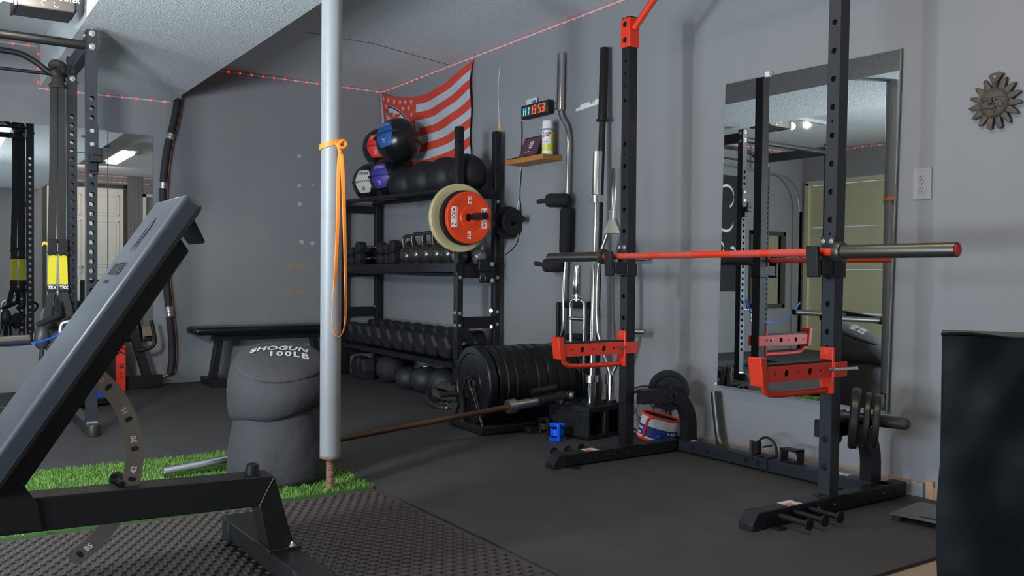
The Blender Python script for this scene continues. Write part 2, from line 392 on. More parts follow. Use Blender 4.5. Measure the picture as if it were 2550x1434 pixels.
while y<3.34:
    x=-.75+(px_/2 if j%2 else 0)
    while x<1.555:
        b=len(mb.v)
        n=10;r=.0145
        vs=[(x+r*math.cos(2*PI*i/n),y+r*math.sin(2*PI*i/n),-.006) for i in range(n)]+[(x+r*.9*math.cos(2*PI*i/n),y+r*.9*math.sin(2*PI*i/n),.0005) for i in range(n)]
        mb.add(vs,[(i,(i+1)%n,n+(i+1)%n,n+i) for i in range(n)]+[tuple(range(n,2*n))])
        x+=px_
    y+=py_; j+=1
tag(mb.build('studded_mat',m_stud),'dark rubber mat with raised round studs under the adjustable bench','floor mat')
mb=MB(); mb.bx(-2.3,1.565,3.352,4.365,-.012,.004); tag(mb.build('grass_strip',m_turf,smooth=False),'strip of bright green artificial grass between the two rubber floors','artificial grass')
rg=random.Random(5); mb=MB(); vs=[];fs=[]
def blade(x,y,hh):
    a=rg.uniform(0,2*PI);wd=.0016;lx=rg.gauss(0,.008);ly=rg.gauss(0,.008);b=len(vs)
    dx=math.cos(a)*wd;dy=math.sin(a)*wd
    vs.extend([(x-dx,y-dy,.003),(x+dx,y+dy,.003),(x+dx*.8+lx*.5,y+dy*.8+ly*.5,hh*.6),(x-dx*.8+lx*.5,y-dy*.8+ly*.5,hh*.6),(x+lx,y+ly,hh)])
    fs.extend([(b,b+1,b+2,b+3),(b+3,b+2,b+4)])
for _ in range(34000): 
    y=rg.uniform(3.350,4.360); x=rg.uniform(-.1,1.565); blade(x,y,rg.uniform(.012,.026))
for _ in range(3000): blade(rg.uniform(-2.3,-.1),rg.uniform(3.362,4.355),rg.uniform(.015,.024))
mb.add(vs,fs); g=mb.build('grass_blades',m_gr,bpy.data.objects['grass_strip'],smooth=False); g['kind']='stuff'
# ------------------------------------------------------------------ LED strips
def led_strip(label,path,n,group='red LED strips along the ceiling'):
    P=[V(p) for p in path]; t=thing('led_strip',label,'led strip',P[0],group=group)
    mb=MB()
    for a,b in zip(P[:-1],P[1:]): mb.beam(a,b,.004,.010)
    mb.build('tape',m_tape,t,smooth=False)
    L=[(b-a).length for a,b in zip(P[:-1],P[1:])]; tot=sum(L); me=None
    for i in range(n):
        s_=tot*(i+.5)/n;k=0
        while s_>L[k] and k<len(L)-1: s_-=L[k];k+=1
        p=P[k]+(P[k+1]-P[k])*(s_/L[k])-P[0]
        if me is None:
            m2=MB(); m2.sph((0,0,0),.0058,10,6); o=m2.build('led',m_led,t,local=True); me=o
        else: o=me.copy(); COL.objects.link(o); o.parent=t
        o.location=p
zc=CEIL-.022
led_strip('red dotted LED strip at the top of the mirror wall, above the flag',[(W-.008,D-.01,zc),(W-.008,1.9,zc)],60)
led_strip('red dotted LED strip on the top of the back wall, right of the soffit',[(1.63,D-.008,zc),(W-.01,D-.008,zc)],19)
led_strip('red dotted LED strip stepping under the low ceiling soffit on the back wall',[(.712,D-.008,zc),(.712,D-.008,2.175),(1.61,D-.008,2.178)],12)
led_strip('red dotted LED strip over the back wall left of the soffit, seen reflected',[(LW+.02,D-.008,zc),(.70,D-.008,zc)],34)
led_strip('red dotted LED strip above the garage door, seen reflected',[(LW+.008,FW+.05,zc),(LW+.008,D-.02,zc)],80)
led_strip('red dotted LED strip above the white panel doors, seen reflected',[(1.63,FW+.008,zc),(W-.02,FW+.008,zc)],18)
led_strip('red dotted LED strip low over the white panel doors, seen reflected',[(.2,FW+.008,2.37),(W-.1,FW+.008,2.37)],30)
# ------------------------------------------------------------------ mirrors
def mirror_panel(label,x0,x1,z0,z1):
    t=thing('wall_mirror',label,'mirror',(x0,D-.006,z0))
    mb=MB(); mb.bx(x0,x1,D-.006,D-.001,z0,z1); mb.build('backing',m_mir2,t,smooth=False)
    mb=MB(); mb.bx(x0+.002,x1-.002,D-.0068,D-.006,z0+.002,z1-.002); mb.build('glass',m_mir,t,smooth=False)
    return t
mirror_panel('large frameless mirror on the back wall behind the power rack',-.10,1.163,.375,1.925)
mirror_panel('narrow frameless mirror panel on the back wall, right of the large one',1.167,1.478,.36,1.915)
t=thing('wall_mirror','tall frameless mirror hung with clear clips on the wall behind the barbell','mirror',(3.352,2.66,1.08))
MC=[at(x,y,X=3.352) for x,y in ((1807,208),(2241,118),(2207,1028),(1788,960))]
def mp(p,x,k=1.0): return (x,(p.y-2.66)*k,(p.z-1.08)*k)
mb=MB(); mb.add([mp(p,.010) for p in MC]+[mp(p,0) for p in MC],[(0,1,2,3),(7,6,5,4),(0,4,5,1),(1,5,6,2),(2,6,7,3),(3,7,4,0)]); mb.build('backing',m_mir2,t,smooth=False,local=True)
mb=MB(); mb.add([mp(p,-.0008,.993) for p in MC],[(3,2,1,0)]); mb.build('glass',m_mir,t,smooth=False,local=True)
for f in (.28,.70):
    p=MC[0]+(MC[1]-MC[0])*f; y_,z_=p.y-2.66,p.z-1.08
    mb=MB(); mb.bx(-.010,.020,y_-.012,y_+.012,z_-.010,z_+.014); mb.cyl((-.016,y_,z_+.004),(-.010,y_,z_+.004),.005,n=10); mb.build('clip',m_clear,t,local=True,bev=.002)
mb=MB(); p=MC[3]; mb.cyl((-.004,p.y-2.655,p.z-1.07),(.02,p.y-2.655,p.z-1.07),.006,n=12); mb.build('clip',m_clear,t,local=True)
t.rotation_euler=(0,math.radians(.25),math.radians(.62))
t=thing('framed_mirror','small dark-framed mirror on the back wall near the garage door, seen reflected','mirror',(-1.95,D-.02,.75))
mb=MB()
for (a,b,c_,d_) in [(-2.27,-1.62,.55,.60),(-2.27,-1.62,1.43,1.48),(-2.27,-2.22,.55,1.48),(-1.67,-1.62,.55,1.48)]: mb.bx(a,b,D-.03,D-.001,c_,d_)
mb.build('frame',m_dkw,t,bev=.003); mb=MB(); mb.bx(-2.23,-1.66,D-.012,D-.002,.58,1.45); mb.build('glass',m_mir,t,smooth=False)
mb=MB(); mb.bx(-1.55,-.85,D-.008,D-.002,.75,2.1); t=mb.build('wall_banner',m_ban,None,smooth=False); tag(t,'tall black banner with white brush strokes on the back wall, seen reflected','banner')
mb=MB()
for (x,z,r,a0,a1) in [(-1.2,1.85,.13,.2,4.2),(-1.2,1.58,.13,3.4,7.3),(-1.1,1.25,.07,0,4.5),(-1.32,1.2,.06,1,5)]:
    mb.ribbon([(x+r*math.cos(a0+(a1-a0)*i/14),D-.0095,z+r*math.sin(a0+(a1-a0)*i/14)) for i in range(15)],(.0,0,.03),.002,(0,1,0))
mb.build('brush_stroke',m_txtw,t,smooth=False)
# garage door track on the far side of the left bay
t=thing('door_track','curved galvanised garage door track by the back wall, seen reflected','door track',(-2.45,6.93,0))
P=[(.3,6.93,2.24),(-1.9,6.93,2.16)]+[(-1.95-.42*math.sin(a),6.93,2.155-.42*(1-math.cos(a))) for a in [i*PI/2/8 for i in range(1,9)]]+[(-2.37,6.93,.05)]
mb=MB(); mb.ribbon(P,(0,.05,0),.004,(0,0,1)) ; mb.tube([V(p)+V((0,.026,0)) for p in P],.008,8); mb.build('rail',m_gal,t)
mb=MB(); mb.bx(-.2,-.17,6.91,6.95,2.22,CEIL); mb.bx(-1.6,-1.57,6.91,6.95,2.17,CEIL); mb.build('hanger',m_gal,t)
# ================================================================== SUPPORT POLE AND BAND
PX,PY=1.395,3.40
t=thing('support_pole','tall white round steel support pole standing in the grass strip','support pole',(PX,PY,0))
mb=MB(); mb.lathe([(.0405,.135),(.0415,.14),(.0415,2.19),(.0405,2.19)],(PX,PY,0),n=40); mb.build('post_tube',m_pole,t)
mb=MB(); pr=[]; z=.0
while z<.14: pr+=[(.0150,z),(.0165,z+.003)]; z+=.006
mb.lathe([(.0165,-.01)]+pr+[(.0155,.15)],(PX,PY,0),n=18); mb.build('threaded_screw',m_rust,t,smooth=False)
mb=MB(); mb.lathe([(.0412,.136),(.0421,.137),(.0421,.143),(.0414,.147)],(PX,PY,0),n=30); mb.build('rust_rim',m_rust,t)
t=thing('resistance_band','long orange rubber band looped around the white pole','resistance band',(PX,PY,1.40))
mb=MB(); R_=.046
mb.ribbon([(PX+R_*math.cos(a),PY+R_*math.sin(a),1.405+.012*math.cos(a*1.0+.6)) for a in [2*PI*i/28 for i in range(29)]],(0,0,.022),.004,(1,0,.01))
mb.build('wrapped_loop',m_band,t)
kx,ky=PX+.016,PY-.050
mb=MB(); mb.tube([(kx-.02,ky,1.41),(kx+.005,ky-.008,1.385),(kx+.03,ky,1.405),(kx+.012,ky-.004,1.425),(kx-.012,ky-.005,1.40),(kx,ky-.006,1.37)],.0075,8,smooth=2); mb.build('knot',m_band,t)
mb=MB(); rt=V((math.cos(YAW),-math.sin(YAW),0)); bk=V((math.sin(YAW),math.cos(YAW),0))
def bp(x,z,d=0): return V((kx,ky,0))+rt*x+V((0,0,z))+bk*d
Pb=[bp(.0,1.385),bp(-.006,1.30),bp(-.005,1.15),bp(-.010,.98),bp(-.020,.80),bp(-.028,.72),bp(-.027,.665),bp(-.015,.635),bp(.0,.628),bp(.014,.64),bp(.026,.68),bp(.028,.76),bp(.025,.90),bp(.019,1.10),bp(.014,1.27),bp(.006,1.39)]
vs=[];k=len(Pb)
for i,p in enumerate(Pb):
    t_=(Pb[min(i+1,k-1)]-Pb[max(i-1,0)]).normalized(); nn=t_.cross(bk).normalized(); wv=(bk*.5+rt*.85*(1 if i<8 else 1)).normalized()
    f=abs(i-8)/8.; wv=(rt*f+bk*(1.15-f)).normalized()*.0095; n2=t_.cross(wv).normalized()*.0018
    vs+=[p-wv-n2,p+wv-n2,p+wv+n2,p-wv+n2]
fs=[]
for i in range(k-1):
    for j in range(4): fs.append((4*i+j,4*i+(j+1)%4,4*i+4+(j+1)%4,4*i+4+j))
mb.add(vs,fs+[(3,2,1,0),tuple(4*(k-1)+i for i in range(4))]); mb.build('hanging_loop',m_band,t,sub=1)
# ================================================================== SQUAT RACK
UX0,UX1=2.838,2.890; NY0,NY1=2.082,2.134; FY0,FY1=3.233,3.285; TOP=2.13
t=thing('squat_rack','black squat stand with orange pull-up bar and orange safety arms by the mirror','squat rack',(2.86,2.65,0))
def upright(y0,y1,lean,name):
    mb=MB(); H=2.02 if lean==0 else 2.6; hs=[]
    z=.24
    zs=[]
    h=.06
    hz=[.47+.105*i for i in range(16)]
    for i,q in enumerate(hz):
        hs.append((q,.0115 if True else .005))
    small=[.5225,.9425,1.3625,1.8]
    allh=[(a,b) for a,b in hs if a<H-.1]
    if lean==0: allh=[(a,b) for a,b in allh if a<1.62]+[(1.73,.0085),(1.80,.006),(1.86,.006),(1.92,.007)]
    for q in (.575+.0525,.575+.0525+.42,.575+.0525+.84):
        allh.append((q,.0045))
    allh=[h_ for h_ in sorted(allh)]
    # drop collisions
    out=[]
    for h_ in allh:
        if not out or h_[0]-out[-1][0]>.03: out.append(h_)
    mb.holed((UX0,y1,.06),(0,-1,0),(0,0,1),y1-y0,H-.06,[(a-.06,b) for a,b in out],(1,0,0),.02,n=16)
    mb.add([(UX0,y0,.06),(UX1,y0,.06),(UX1,y0,H),(UX0,y0,H)],[(0,1,2,3)])
    mb.add([(UX1,y0,.06),(UX1,y1,.06),(UX1,y1,H),(UX1,y0,H)],[(0,1,2,3)])
    mb.add([(UX1,y1,.06),(UX0,y1,.06),(UX0,y1,H),(UX1,y1,H)],[(0,1,2,3)])
    mb.add([(UX0,y0,H),(UX1,y0,H),(UX1,y1,H),(UX0,y1,H)],[(0,1,2,3)])
    mb.bx(UX0+.02,UX1-.002,y0+.002,y1-.002,.06,H-.001)
    if lean:
        for p in mb.v: p.y-=lean*(p.z/2.)
    return mb.build('upright',m_blk2 if lean else m_blk,t,smooth=False)
LEAN=.026
upright(NY0,NY1,LEAN,'near'); upright(FY0,FY1,0,'far')
# base feet with sloped end caps
for y0,y1,tip in ((NY0-.012,NY1-.004,2.40),(FY0-.006,FY1-.0,2.40)):
    yc=(y0+y1)/2
    mb=MB(); mb.bx(tip+.06,3.32,yc-.03,yc+.03,.006,.062); mb.build('foot_beam',m_blk,t,bev=.004)
    mb=MB(); mb.prism([(tip,.0),(tip,.025),(tip+.028,.063),(tip+.075,.064),(tip+.075,0)],(0,yc-.032,0),(1,0,0),(0,0,1),(0,.064,0)); mb.build('end_cap',m_rubk,t,bev=.004)
    mb=MB(); mb.bx(UX0-.03,UX1+.04,yc-.032,yc+.032,.055,.066); mb.build('foot_bracket',m_blk,t,bev=.002)
    s_=-1
    mb=MB(); mb.bx(tip+.20,tip+.27,yc-.028,yc+.028,.0622,.0632); mb.build('warning_sticker',m_dots,t,smooth=False)
    mb=MB(); mb.bx(tip+.20,tip+.235,yc-.028,yc+.0,.0632,.0636); mb.build('warning_sticker',m_stk,t,smooth=False)
    # band pegs
    sgn=-1 if y0<3 else 1
    for k in range(3):
        x=tip+.14+k*.085
        mb=MB(); yb=yc+sgn*.03; mb.cyl((x,yb,.038),(x,yb+sgn*.125,.036),.0095,n=16); mb.cyl((x,yb+sgn*.125,.036),(x,yb+sgn*.131,.036),.021,n=24); mb.build('band_peg',m_blk,t)
    for x in (tip+.16,tip+.24,tip+.32,tip+.36,tip+.45,3.16,3.25): bolt(t,(x,yc-.03,.034),(0,-1,0),.008,.006,m_iron)
    mb=MB(); mb.bx(tip+.09,tip+.13,yc-.075,yc-.03,.002,.006) ; mb.build('floor_tab',m_blk,t,bev=.001)
mb=MB(); mb.bx(3.185,3.245,2.08,3.30,.006,.062); mb.build('rear_cross_beam',m_blk2,t,bev=.004)
mb=MB(); mb.bx(3.183,3.247,2.66,2.668,.005,.0635); mb.build('beam_joint',m_blk,t,smooth=False)
for y in (3.13,3.03,2.79,2.72,2.33): bolt(t,(3.185,y,.036),(-1,0,0),.009,.006,m_iron)
for y0,y1 in ((2.26,2.36),(3.14,3.22)):
    mb=MB(); mb.bx(3.20,3.232,y0,y1,.0622,.0634); mb.build('warning_sticker',m_dots,t,smooth=False)
# curved rear braces carrying the plate pegs
def brace(yy,ex):
    mb=MB(); P=[(UX1,yy,.30)]+[(ex-.16+.16*math.sin(a),yy+(3.05-yy)*0,.30-.16*(1-math.cos(a))) for a in [i*PI/2/8 for i in range(9)]]+[(ex,yy,.06)]
    r=.026; vs=[];k=len(P)
    for i,p in enumerate(P):
        p=V(p); t_=(V(P[min(i+1,k-1)])-V(P[max(i-1,0)])).normalized(); n_=t_.cross(V((0,1,0))).normalized()
        vs+=[p-n_*.033-V((0,r,0)),p-n_*.033+V((0,r,0)),p+n_*.033+V((0,r,0)),p+n_*.033-V((0,r,0))]
    fs=[(0,1,2,3),tuple(4*(k-1)+i for i in (3,2,1,0))]
    for i in range(k-1):
        for j in range(4): fs.append((4*i+j,4*i+4+j,4*i+4+(j+1)%4,4*i+(j+1)%4))
    mb.add(vs,fs); return mb.build('rear_brace',m_blk,t,ang=.9)
brace(3.19,3.215); brace(2.165,3.215)
for x in (3.06,3.10): bolt(t,(x,3.163,.30),(0,-1,0),.011,.008,m_iron)
for z in (.17,.275): 
    bolt(t,(UX0,FY0+.026,z),(-1,0,0),.011,.009,m_iron); bolt(t,(UX0,NY0+.024,z),(-1,0,0),.011,.009,m_iron)
mb=MB(); mb.cyl((2.98,2.16,.345),(3.115,1.955,.330),.0235,n=24); mb.sph((3.115,1.955,.330),.0233,16,10); mb.build('plate_peg',m_dks,t)
mb=MB(); mb.prism([(0,.24),(.05,.24),(.08,.30),(.08,.37),(0,.37)],(2.935,2.14,0),(1,0,0),(0,0,1),(0,.012,0)); mb.build('peg_bracket',m_alum,t,bev=.002)
mb=MB(); mb.cyl((3.09,3.19,.312),(3.18,3.315,.312),.0235,n=24); mb.build('plate_peg',m_dks,t)
# orange sleeve and bent pull-up bar
mb=MB(); mb.bx(UX0-.006,UX1+.007,FY0-.006,FY1+.006,1.985,2.125); mb.build('pull_up_sleeve',m_org,t,bev=.003)
mb=MB(); mb.bx(UX0-.003,UX1+.003,FY0-.003,FY1+.003,2.125,2.131); mb.build('top_cap',m_blk,t,bev=.002)
mb=MB(); mb.bx(UX0-.006,UX1+.007,NY0-.034,NY1-.022,1.985,2.125); mb.build('pull_up_sleeve',m_org,t,bev=.003)
for y in (FY0+.026,NY0+.0): 
    for z in (2.02,2.095): bolt(t,(UX0-.006,y,z),(-1,0,0),.010,.006,m_blk)
mb=MB(); mb.tube([(2.865,FY0-.006,2.075),(2.865,3.09,2.185),(2.865,3.05,2.205),(2.865,2.99,2.222),(2.865,2.3,2.222),(2.865,2.24,2.205),(2.865,2.20,2.185),(2.865,NY1-.02,2.075)],.0165,16,smooth=2); mb.build('pull_up_bar',m_org,t)
# J-cups
def jcup(y,dy):
    mb=MB(); c=UX0; 
    mb.bx(c-.004,UX1+.008,y-.031,y+.031,.885,.945); mb.build('cup_bracket',m_blk,t,bev=.003)
    mb=MB(); mb.bx(c-.075,c-.004,y-.026,y+.026,.895,.950); mb.build('cup_body',m_blk,t,bev=.003)
    mb=MB(); mb.prism([(-.098,.885),(-.078,.885),(-.086,1.0),(-.106,1.0)],(c,y-.026,0),(1,0,0),(0,0,1),(0,.052,0)); mb.build('cup_lip',m_rubk,t,bev=.004)
    mb=MB(); mb.bx(c-.012,c-.002,y-.03,y+.03,.945,1.04); mb.build('cup_plate',m_blk2,t,bev=.003)
    for q in (-.018,.018): bolt(t,(c-.012,y+q,1.02),(-1,0,0),.0065,.005,m_bolt)
jcup(NY0+.026-.012,0); jcup(FY0+.026,0)
# orange safety arms
def safety(y,zt):
    x1=UX0-.002; x0=2.46
    mb=MB(); mb.holed((x0,y-.025,zt-.062),(0,0,1),(1,0,0),.058,x1-x0,[(.045,.005),(.11,.0135),(.175,.005),(.24,.0135),(.30,.005)],(0,1,0),.006)
    mb.bx(x0,x1,y+.019,y+.025,zt-.062,zt-.004); mb.bx(x0,x1,y-.024,y+.02,zt-.008,zt-.004); mb.bx(x0,x1,y-.024,y+.02,zt-.062,zt-.058); mb.build('arm_channel',m_org,t,smooth=False)
    mb=MB(); mb.bx(x0+.002,x1,y-.016,y+.018,zt-.057,zt-.009); mb.build('dark_hole_backing',m_blk,t,smooth=False)  # black filler added inside the channel so its holes look dark
    mb=MB(); mb.bx(x0+.004,x1-.004,y-.024,y+.024,zt-.004,zt+.003); mb.build('arm_pad',m_rubk,t,bev=.001)
    mb=MB(); mb.prism([(x0-.035,zt+.028),(x0-.005,zt+.028),(x0+.006,zt-.075),(x0-.020,zt-.075)],(0,y-.030,0),(1,0,0),(0,0,1),(0,.060,0)); mb.build('arm_stop',m_org,t,bev=.003)
    mb=MB(); mb.tube([(x0+.012,y,zt-.065),(x0+.02,y,zt-.095),(x0+.06,y,zt-.112),(x1-.01,y,zt-.112)],.0115,12,smooth=2); mb.build('arm_handle',m_org,t)
    mb=MB(); mb.bx(x1-.012,x1,y-.030,y+.030,zt-.125,zt+.048); mb.build('arm_back_plate',m_org,t,bev=.004)
    for q in (-.036,.029): mb=MB(); mb.bx(x1-.01,UX1+.012,y+q,y+q+.007,zt-.062,zt-.005); mb.build('arm_bracket',m_org,t,bev=.002)
    mb=MB(); mb.cyl((x1-.035,y-.036,zt-.03),(x1-.035,y-.046,zt-.03),.010,n=14); mb.cyl((x1-.035,y-.046,zt-.03),(x1-.035,y-.051,zt-.03),.006,n=10); mb.build('lock_pin',m_steel,t)
    disc(t,(x1-.0125,y,zt+.030),(-1,0,0),.010,.001,m_org3,'badge')
safety(NY0+.010,.575); safety(FY0+.026,.572)
mb=MB(); mb.tube([(UX0-.03,NY0-.036,.545),(UX1+.03,NY0-.055,.545)],.006,10); mb.tube([(UX1+.02,NY0-.05,.545),(UX1+.06,NY0-.03,.545)],.0045,8); mb.build('lock_pin',m_bolt,t)
# plates on the pegs
def small_plate(r,th,bore=.0255):
    mb=MB(); mb.lathe([(bore,th*.35),(bore*1.6,th*.5),(bore*1.8,th*.28),(r*.72,th*.28),(r*.78,th*.5),(r*.95,th*.5),(r,th*.3),(r,-th*.3),(r*.95,-th*.5),(r*.78,-th*.5),(r*.72,-th*.28),(bore*1.8,-th*.28),(bore*1.6,-th*.5),(bore,-th*.35),(bore,th*.35)],(0,0,0),(0,0,1),40)
    mb.f=mb.f[:-2]; mb.m=mb.m[:-2]; return mb
pg=V((3.115-2.98,1.955-2.16,-.015)).normalized()
q=pg.to_track_quat('Z','Y').to_euler()
labs=['thick worn iron plate on the near rack peg, next to the upright','middle one of three iron plates on the near rack peg','outermost thin iron plate on the near rack peg']
for i,(d,th,r) in enumerate(((.068,.034,.118),(.112,.024,.106),(.145,.026,.104))):
    c=V((2.98,2.16,.345))+pg*d+V((0,0,-.002)); o=small_plate(r,th).build('weight_plate',m_iron,None,local=True); o.location=c; o.rotation_euler=q; tag(o,labs[i],'weight plate','iron plates on the squat rack pegs')
pg=V((.59,.81,0)).normalized(); q=pg.to_track_quat('Z','Y').to_euler()
for i,(d,th,r) in enumerate(((.048,.026,.100),(.078,.024,.100))):
    o=small_plate(r,th).build('weight_plate',m_rubk,None,local=True); o.location=V((3.092,3.192,.312))+pg*d; o.rotation_euler=q
    tag(o,['small black plate behind the curved brace of the far upright','second small black plate, nearer the wall, behind the curved rack brace'][i],'weight plate','black plates on the far rack peg')
# ------------------------------------------------------------------ barbell on the rack
BX,BZ=2.790,.978
t=thing('barbell','orange-shafted barbell with dark sleeves resting on the squat rack','barbell',(BX,2.7,BZ))
ya,yb=2.03,3.345
mb=MB(); mb.cyl((BX,ya,BZ),(BX,yb,BZ),.0142,n=24); mb.build('shaft',m_org2,t)
for a,b in ((ya+.10,ya+.30),(ya+.345,ya+.50),(yb-.34,yb-.12),(yb-.60,yb-.39)):
    mb=MB(); mb.cyl((BX,a,BZ),(BX,b,BZ),.0146,n=24); mb.build('knurling',m_org3,t)
for s_,y in ((-1,ya),(1,yb)):
    mb=MB(); e=y+s_*.455
    mb.lathe([(.017,0),(.036,.001),(.0375,.006),(.0375,.024),(.035,.030),(.0255,.032),(.0248,.036),(.0248,.452),(.0235,.455),(.018,.455)],(BX,y,BZ),(0,s_,0),36); mb.build('sleeve',m_dks,t)
    mb=MB(); mb.cyl((BX,e-.004,BZ),(BX,e+.0005,BZ),.0180,n=24); mb.build('end_plug',m_red if s_<0 else m_blk,t)
# ================================================================== items leaning near the rack
t=thing('handle_attachment','black D-loop cable handle lying on the rear beam of the squat rack','gym attachment',(3.21,2.72,.062))
a=V((3.215,2.70,.07))
mb=MB(); mb.bx(3.195,3.235,2.74,2.765,.063,.125); mb.bx(3.19,3.25,2.66,2.765,.063,.069); mb.build('hook_plate',m_blk,t,bev=.002)
mb=MB(); mb.cyl((3.205,2.775,.075),(3.205,2.775,.128),.009,n=16); mb.bx(3.20,3.26,2.70,2.708,.105,.112); mb.build('grip_post',m_blk2,t)
mb=MB(); mb.tube([(3.205,2.74,.075)]+[(3.205,2.685+.055*math.cos(x),.10+.055*math.sin(x)) for x in [i*PI/10 for i in range(11)]]+[(3.205,2.63,.075)],.0055,10); mb.build('loop',m_blk,t)
t=thing('jhook_bracket','small black square J-hook bracket lying on the rear beam, right of the looped handle','gym attachment',(3.225,2.56,.062))
mb=MB(); mb.bx(3.20,3.25,2.60,2.61,.063,.115); mb.bx(3.20,3.25,2.515,2.525,.063,.125); mb.bx(3.20,3.25,2.515,2.61,.112,.122); mb.bx(3.20,3.25,2.53,2.61,.063,.071); mb.build('hook_body',m_blk,t,bev=.002)
mb=MB(); mb.bx(3.199,3.2,2.517,2.523,.08,.105); mb.build('slot_edge',m_alum,t,smooth=False)
mb=MB(); mb.tube([(3.335,3.13,.305),(3.335,3.105,.14),(3.33,3.085,.06),(3.32,3.05,.028),(3.30,3.0,.024)],.0205,16,smooth=2); tag(mb.build('bent_tube',m_dks),'short dark steel tube with a bent foot leaning on the wall behind the rack','tube')
# lifting belt
t=thing('lifting_belt','white stars-and-stripes lifting belt with red trim rolled into a ring','lifting belt',(3.195,3.385,.02))
c0=V((3.195,3.385,.095)); ax=V((.10,-.22,.97)).normalized(); u_=V((math.cos(YAW+.25),-math.sin(YAW+.25),.12)).normalized(); u_=(u_-ax*u_.dot(ax)).normalized(); v_=ax.cross(u_)
def oval(h,k=36,sc=1.0,a0=0,a1=2*PI): return [c0+u_*(.098*sc*math.cos(a0+(a1-a0)*i/k))+v_*(.058*sc*math.sin(a0+(a1-a0)*i/k))+ax*h for i in range(k+1)]
def wall_ring(h0,h1,m,name,sc=1.0,a0=0,a1=2*PI,th=.004):
    A=oval(h0,36,sc,a0,a1);B=oval(h1,36,sc,a0,a1);A2=oval(h0,36,sc-th*10,a0,a1);B2=oval(h1,36,sc-th*10,a0,a1);n=37
    mb=MB(); mb.add(A+B+A2+B2,[(i,i+1,n+i+1,n+i) for i in range(36)]+[(2*n+i+1,2*n+i,3*n+i,3*n+i+1) for i in range(36)]+[(n+i,n+i+1,3*n+i+1,3*n+i) for i in range(36)]+[(i+1,i,2*n+i,2*n+i+1) for i in range(36)]); return mb.build(name,m,t,ang=1.2)
wall_ring(-.062,.062,m_belt,'belt_body'); wall_ring(-.060,.060,m_foam,'lining',.955)
wall_ring(-.047,.008,m_navy,'navy_stripe',1.012,th=.0015)
for h in (.063,-.063):
    mb=MB(); mb.tube(oval(h,36,.985)[:-1],.0065,8,closed=True); mb.build('trim',m_bred,t)
aF=-2.25
mb=MB(); p=[c0+u_*(.098*1.03*math.cos(aF+k_))+v_*(.058*1.03*math.sin(aF+k_))+ax*h for h,k_ in ((.065,.55),(.058,.2),(.040,.04),(.0,0),(-.065,-.02))]; mb.tube(p,.0065,8,smooth=1); mb.build('trim',m_bred,t)
for a_,h in [(x,-.010) for x in (-2.9,-2.7,-2.5)]+[(x,-.036) for x in (-2.8,-2.6)]+[(x,-.006) for x in (-.95,-.75,-.55)]+[(x,-.034) for x in (-1.05,-.85,-.65)]:
    o_=c0+u_*(.1003*math.cos(a_))+v_*(.0598*math.sin(a_))+ax*h; du=(u_*(-.098*math.sin(a_))+v_*(.058*math.cos(a_))).normalized(); nn=du.cross(ax)
    mb=MB(); mb.prism(star((0,0),.009),o_,du,ax,nn*.001); mb.build('star_print',m_dots,t,smooth=False)
a_=-1.45; o_=c0+u_*(.104*math.cos(a_))+v_*(.064*math.sin(a_))+ax*(-.03); du=(u_*(-.098*math.sin(a_))+v_*(.058*math.cos(a_))).normalized(); nn=du.cross(ax)
mb=MB(); mb.prism([(-.028,-.034),(-.012,-.036),(.012,-.004),(.010,.012),(-.010,.010)],o_,du,ax,nn*.006); mb.build('pull_tab',m_clb,t,bev=.001)
mb=MB(); mb.tube([o_+du*(.012*math.cos(x)+.006)+ax*(.016*math.sin(x)-.01)+nn*.008 for x in [i*2*PI/16 for i in range(16)]],.0022,6,closed=True); mb.build('buckle_ring',m_chr,t)
# dark spoked plate behind the belt
mb=MB(); mb.lathe([(.02,.012),(.045,.012),(.05,.006),(.05,-.006),(.045,-.012),(.02,-.012)],(0,0,0),(0,0,1),28); mb.tube([(.125*math.cos(x),.125*math.sin(x),0) for x in [i*2*PI/40 for i in range(40)]],.016,10,closed=True)
for k in range(5): a_=k*2*PI/5; mb.beam((.04*math.cos(a_),.04*math.sin(a_),0),(.12*math.cos(a_),.12*math.sin(a_),0),.028,.014)
o=mb.build('spoked_plate',m_iron,None,local=True); o.location=(3.285,3.585,.150); o.rotation_euler=(math.radians(76),0,math.radians(-50)); tag(o,'dark spoked iron plate leaning behind the lifting belt','weight plate')
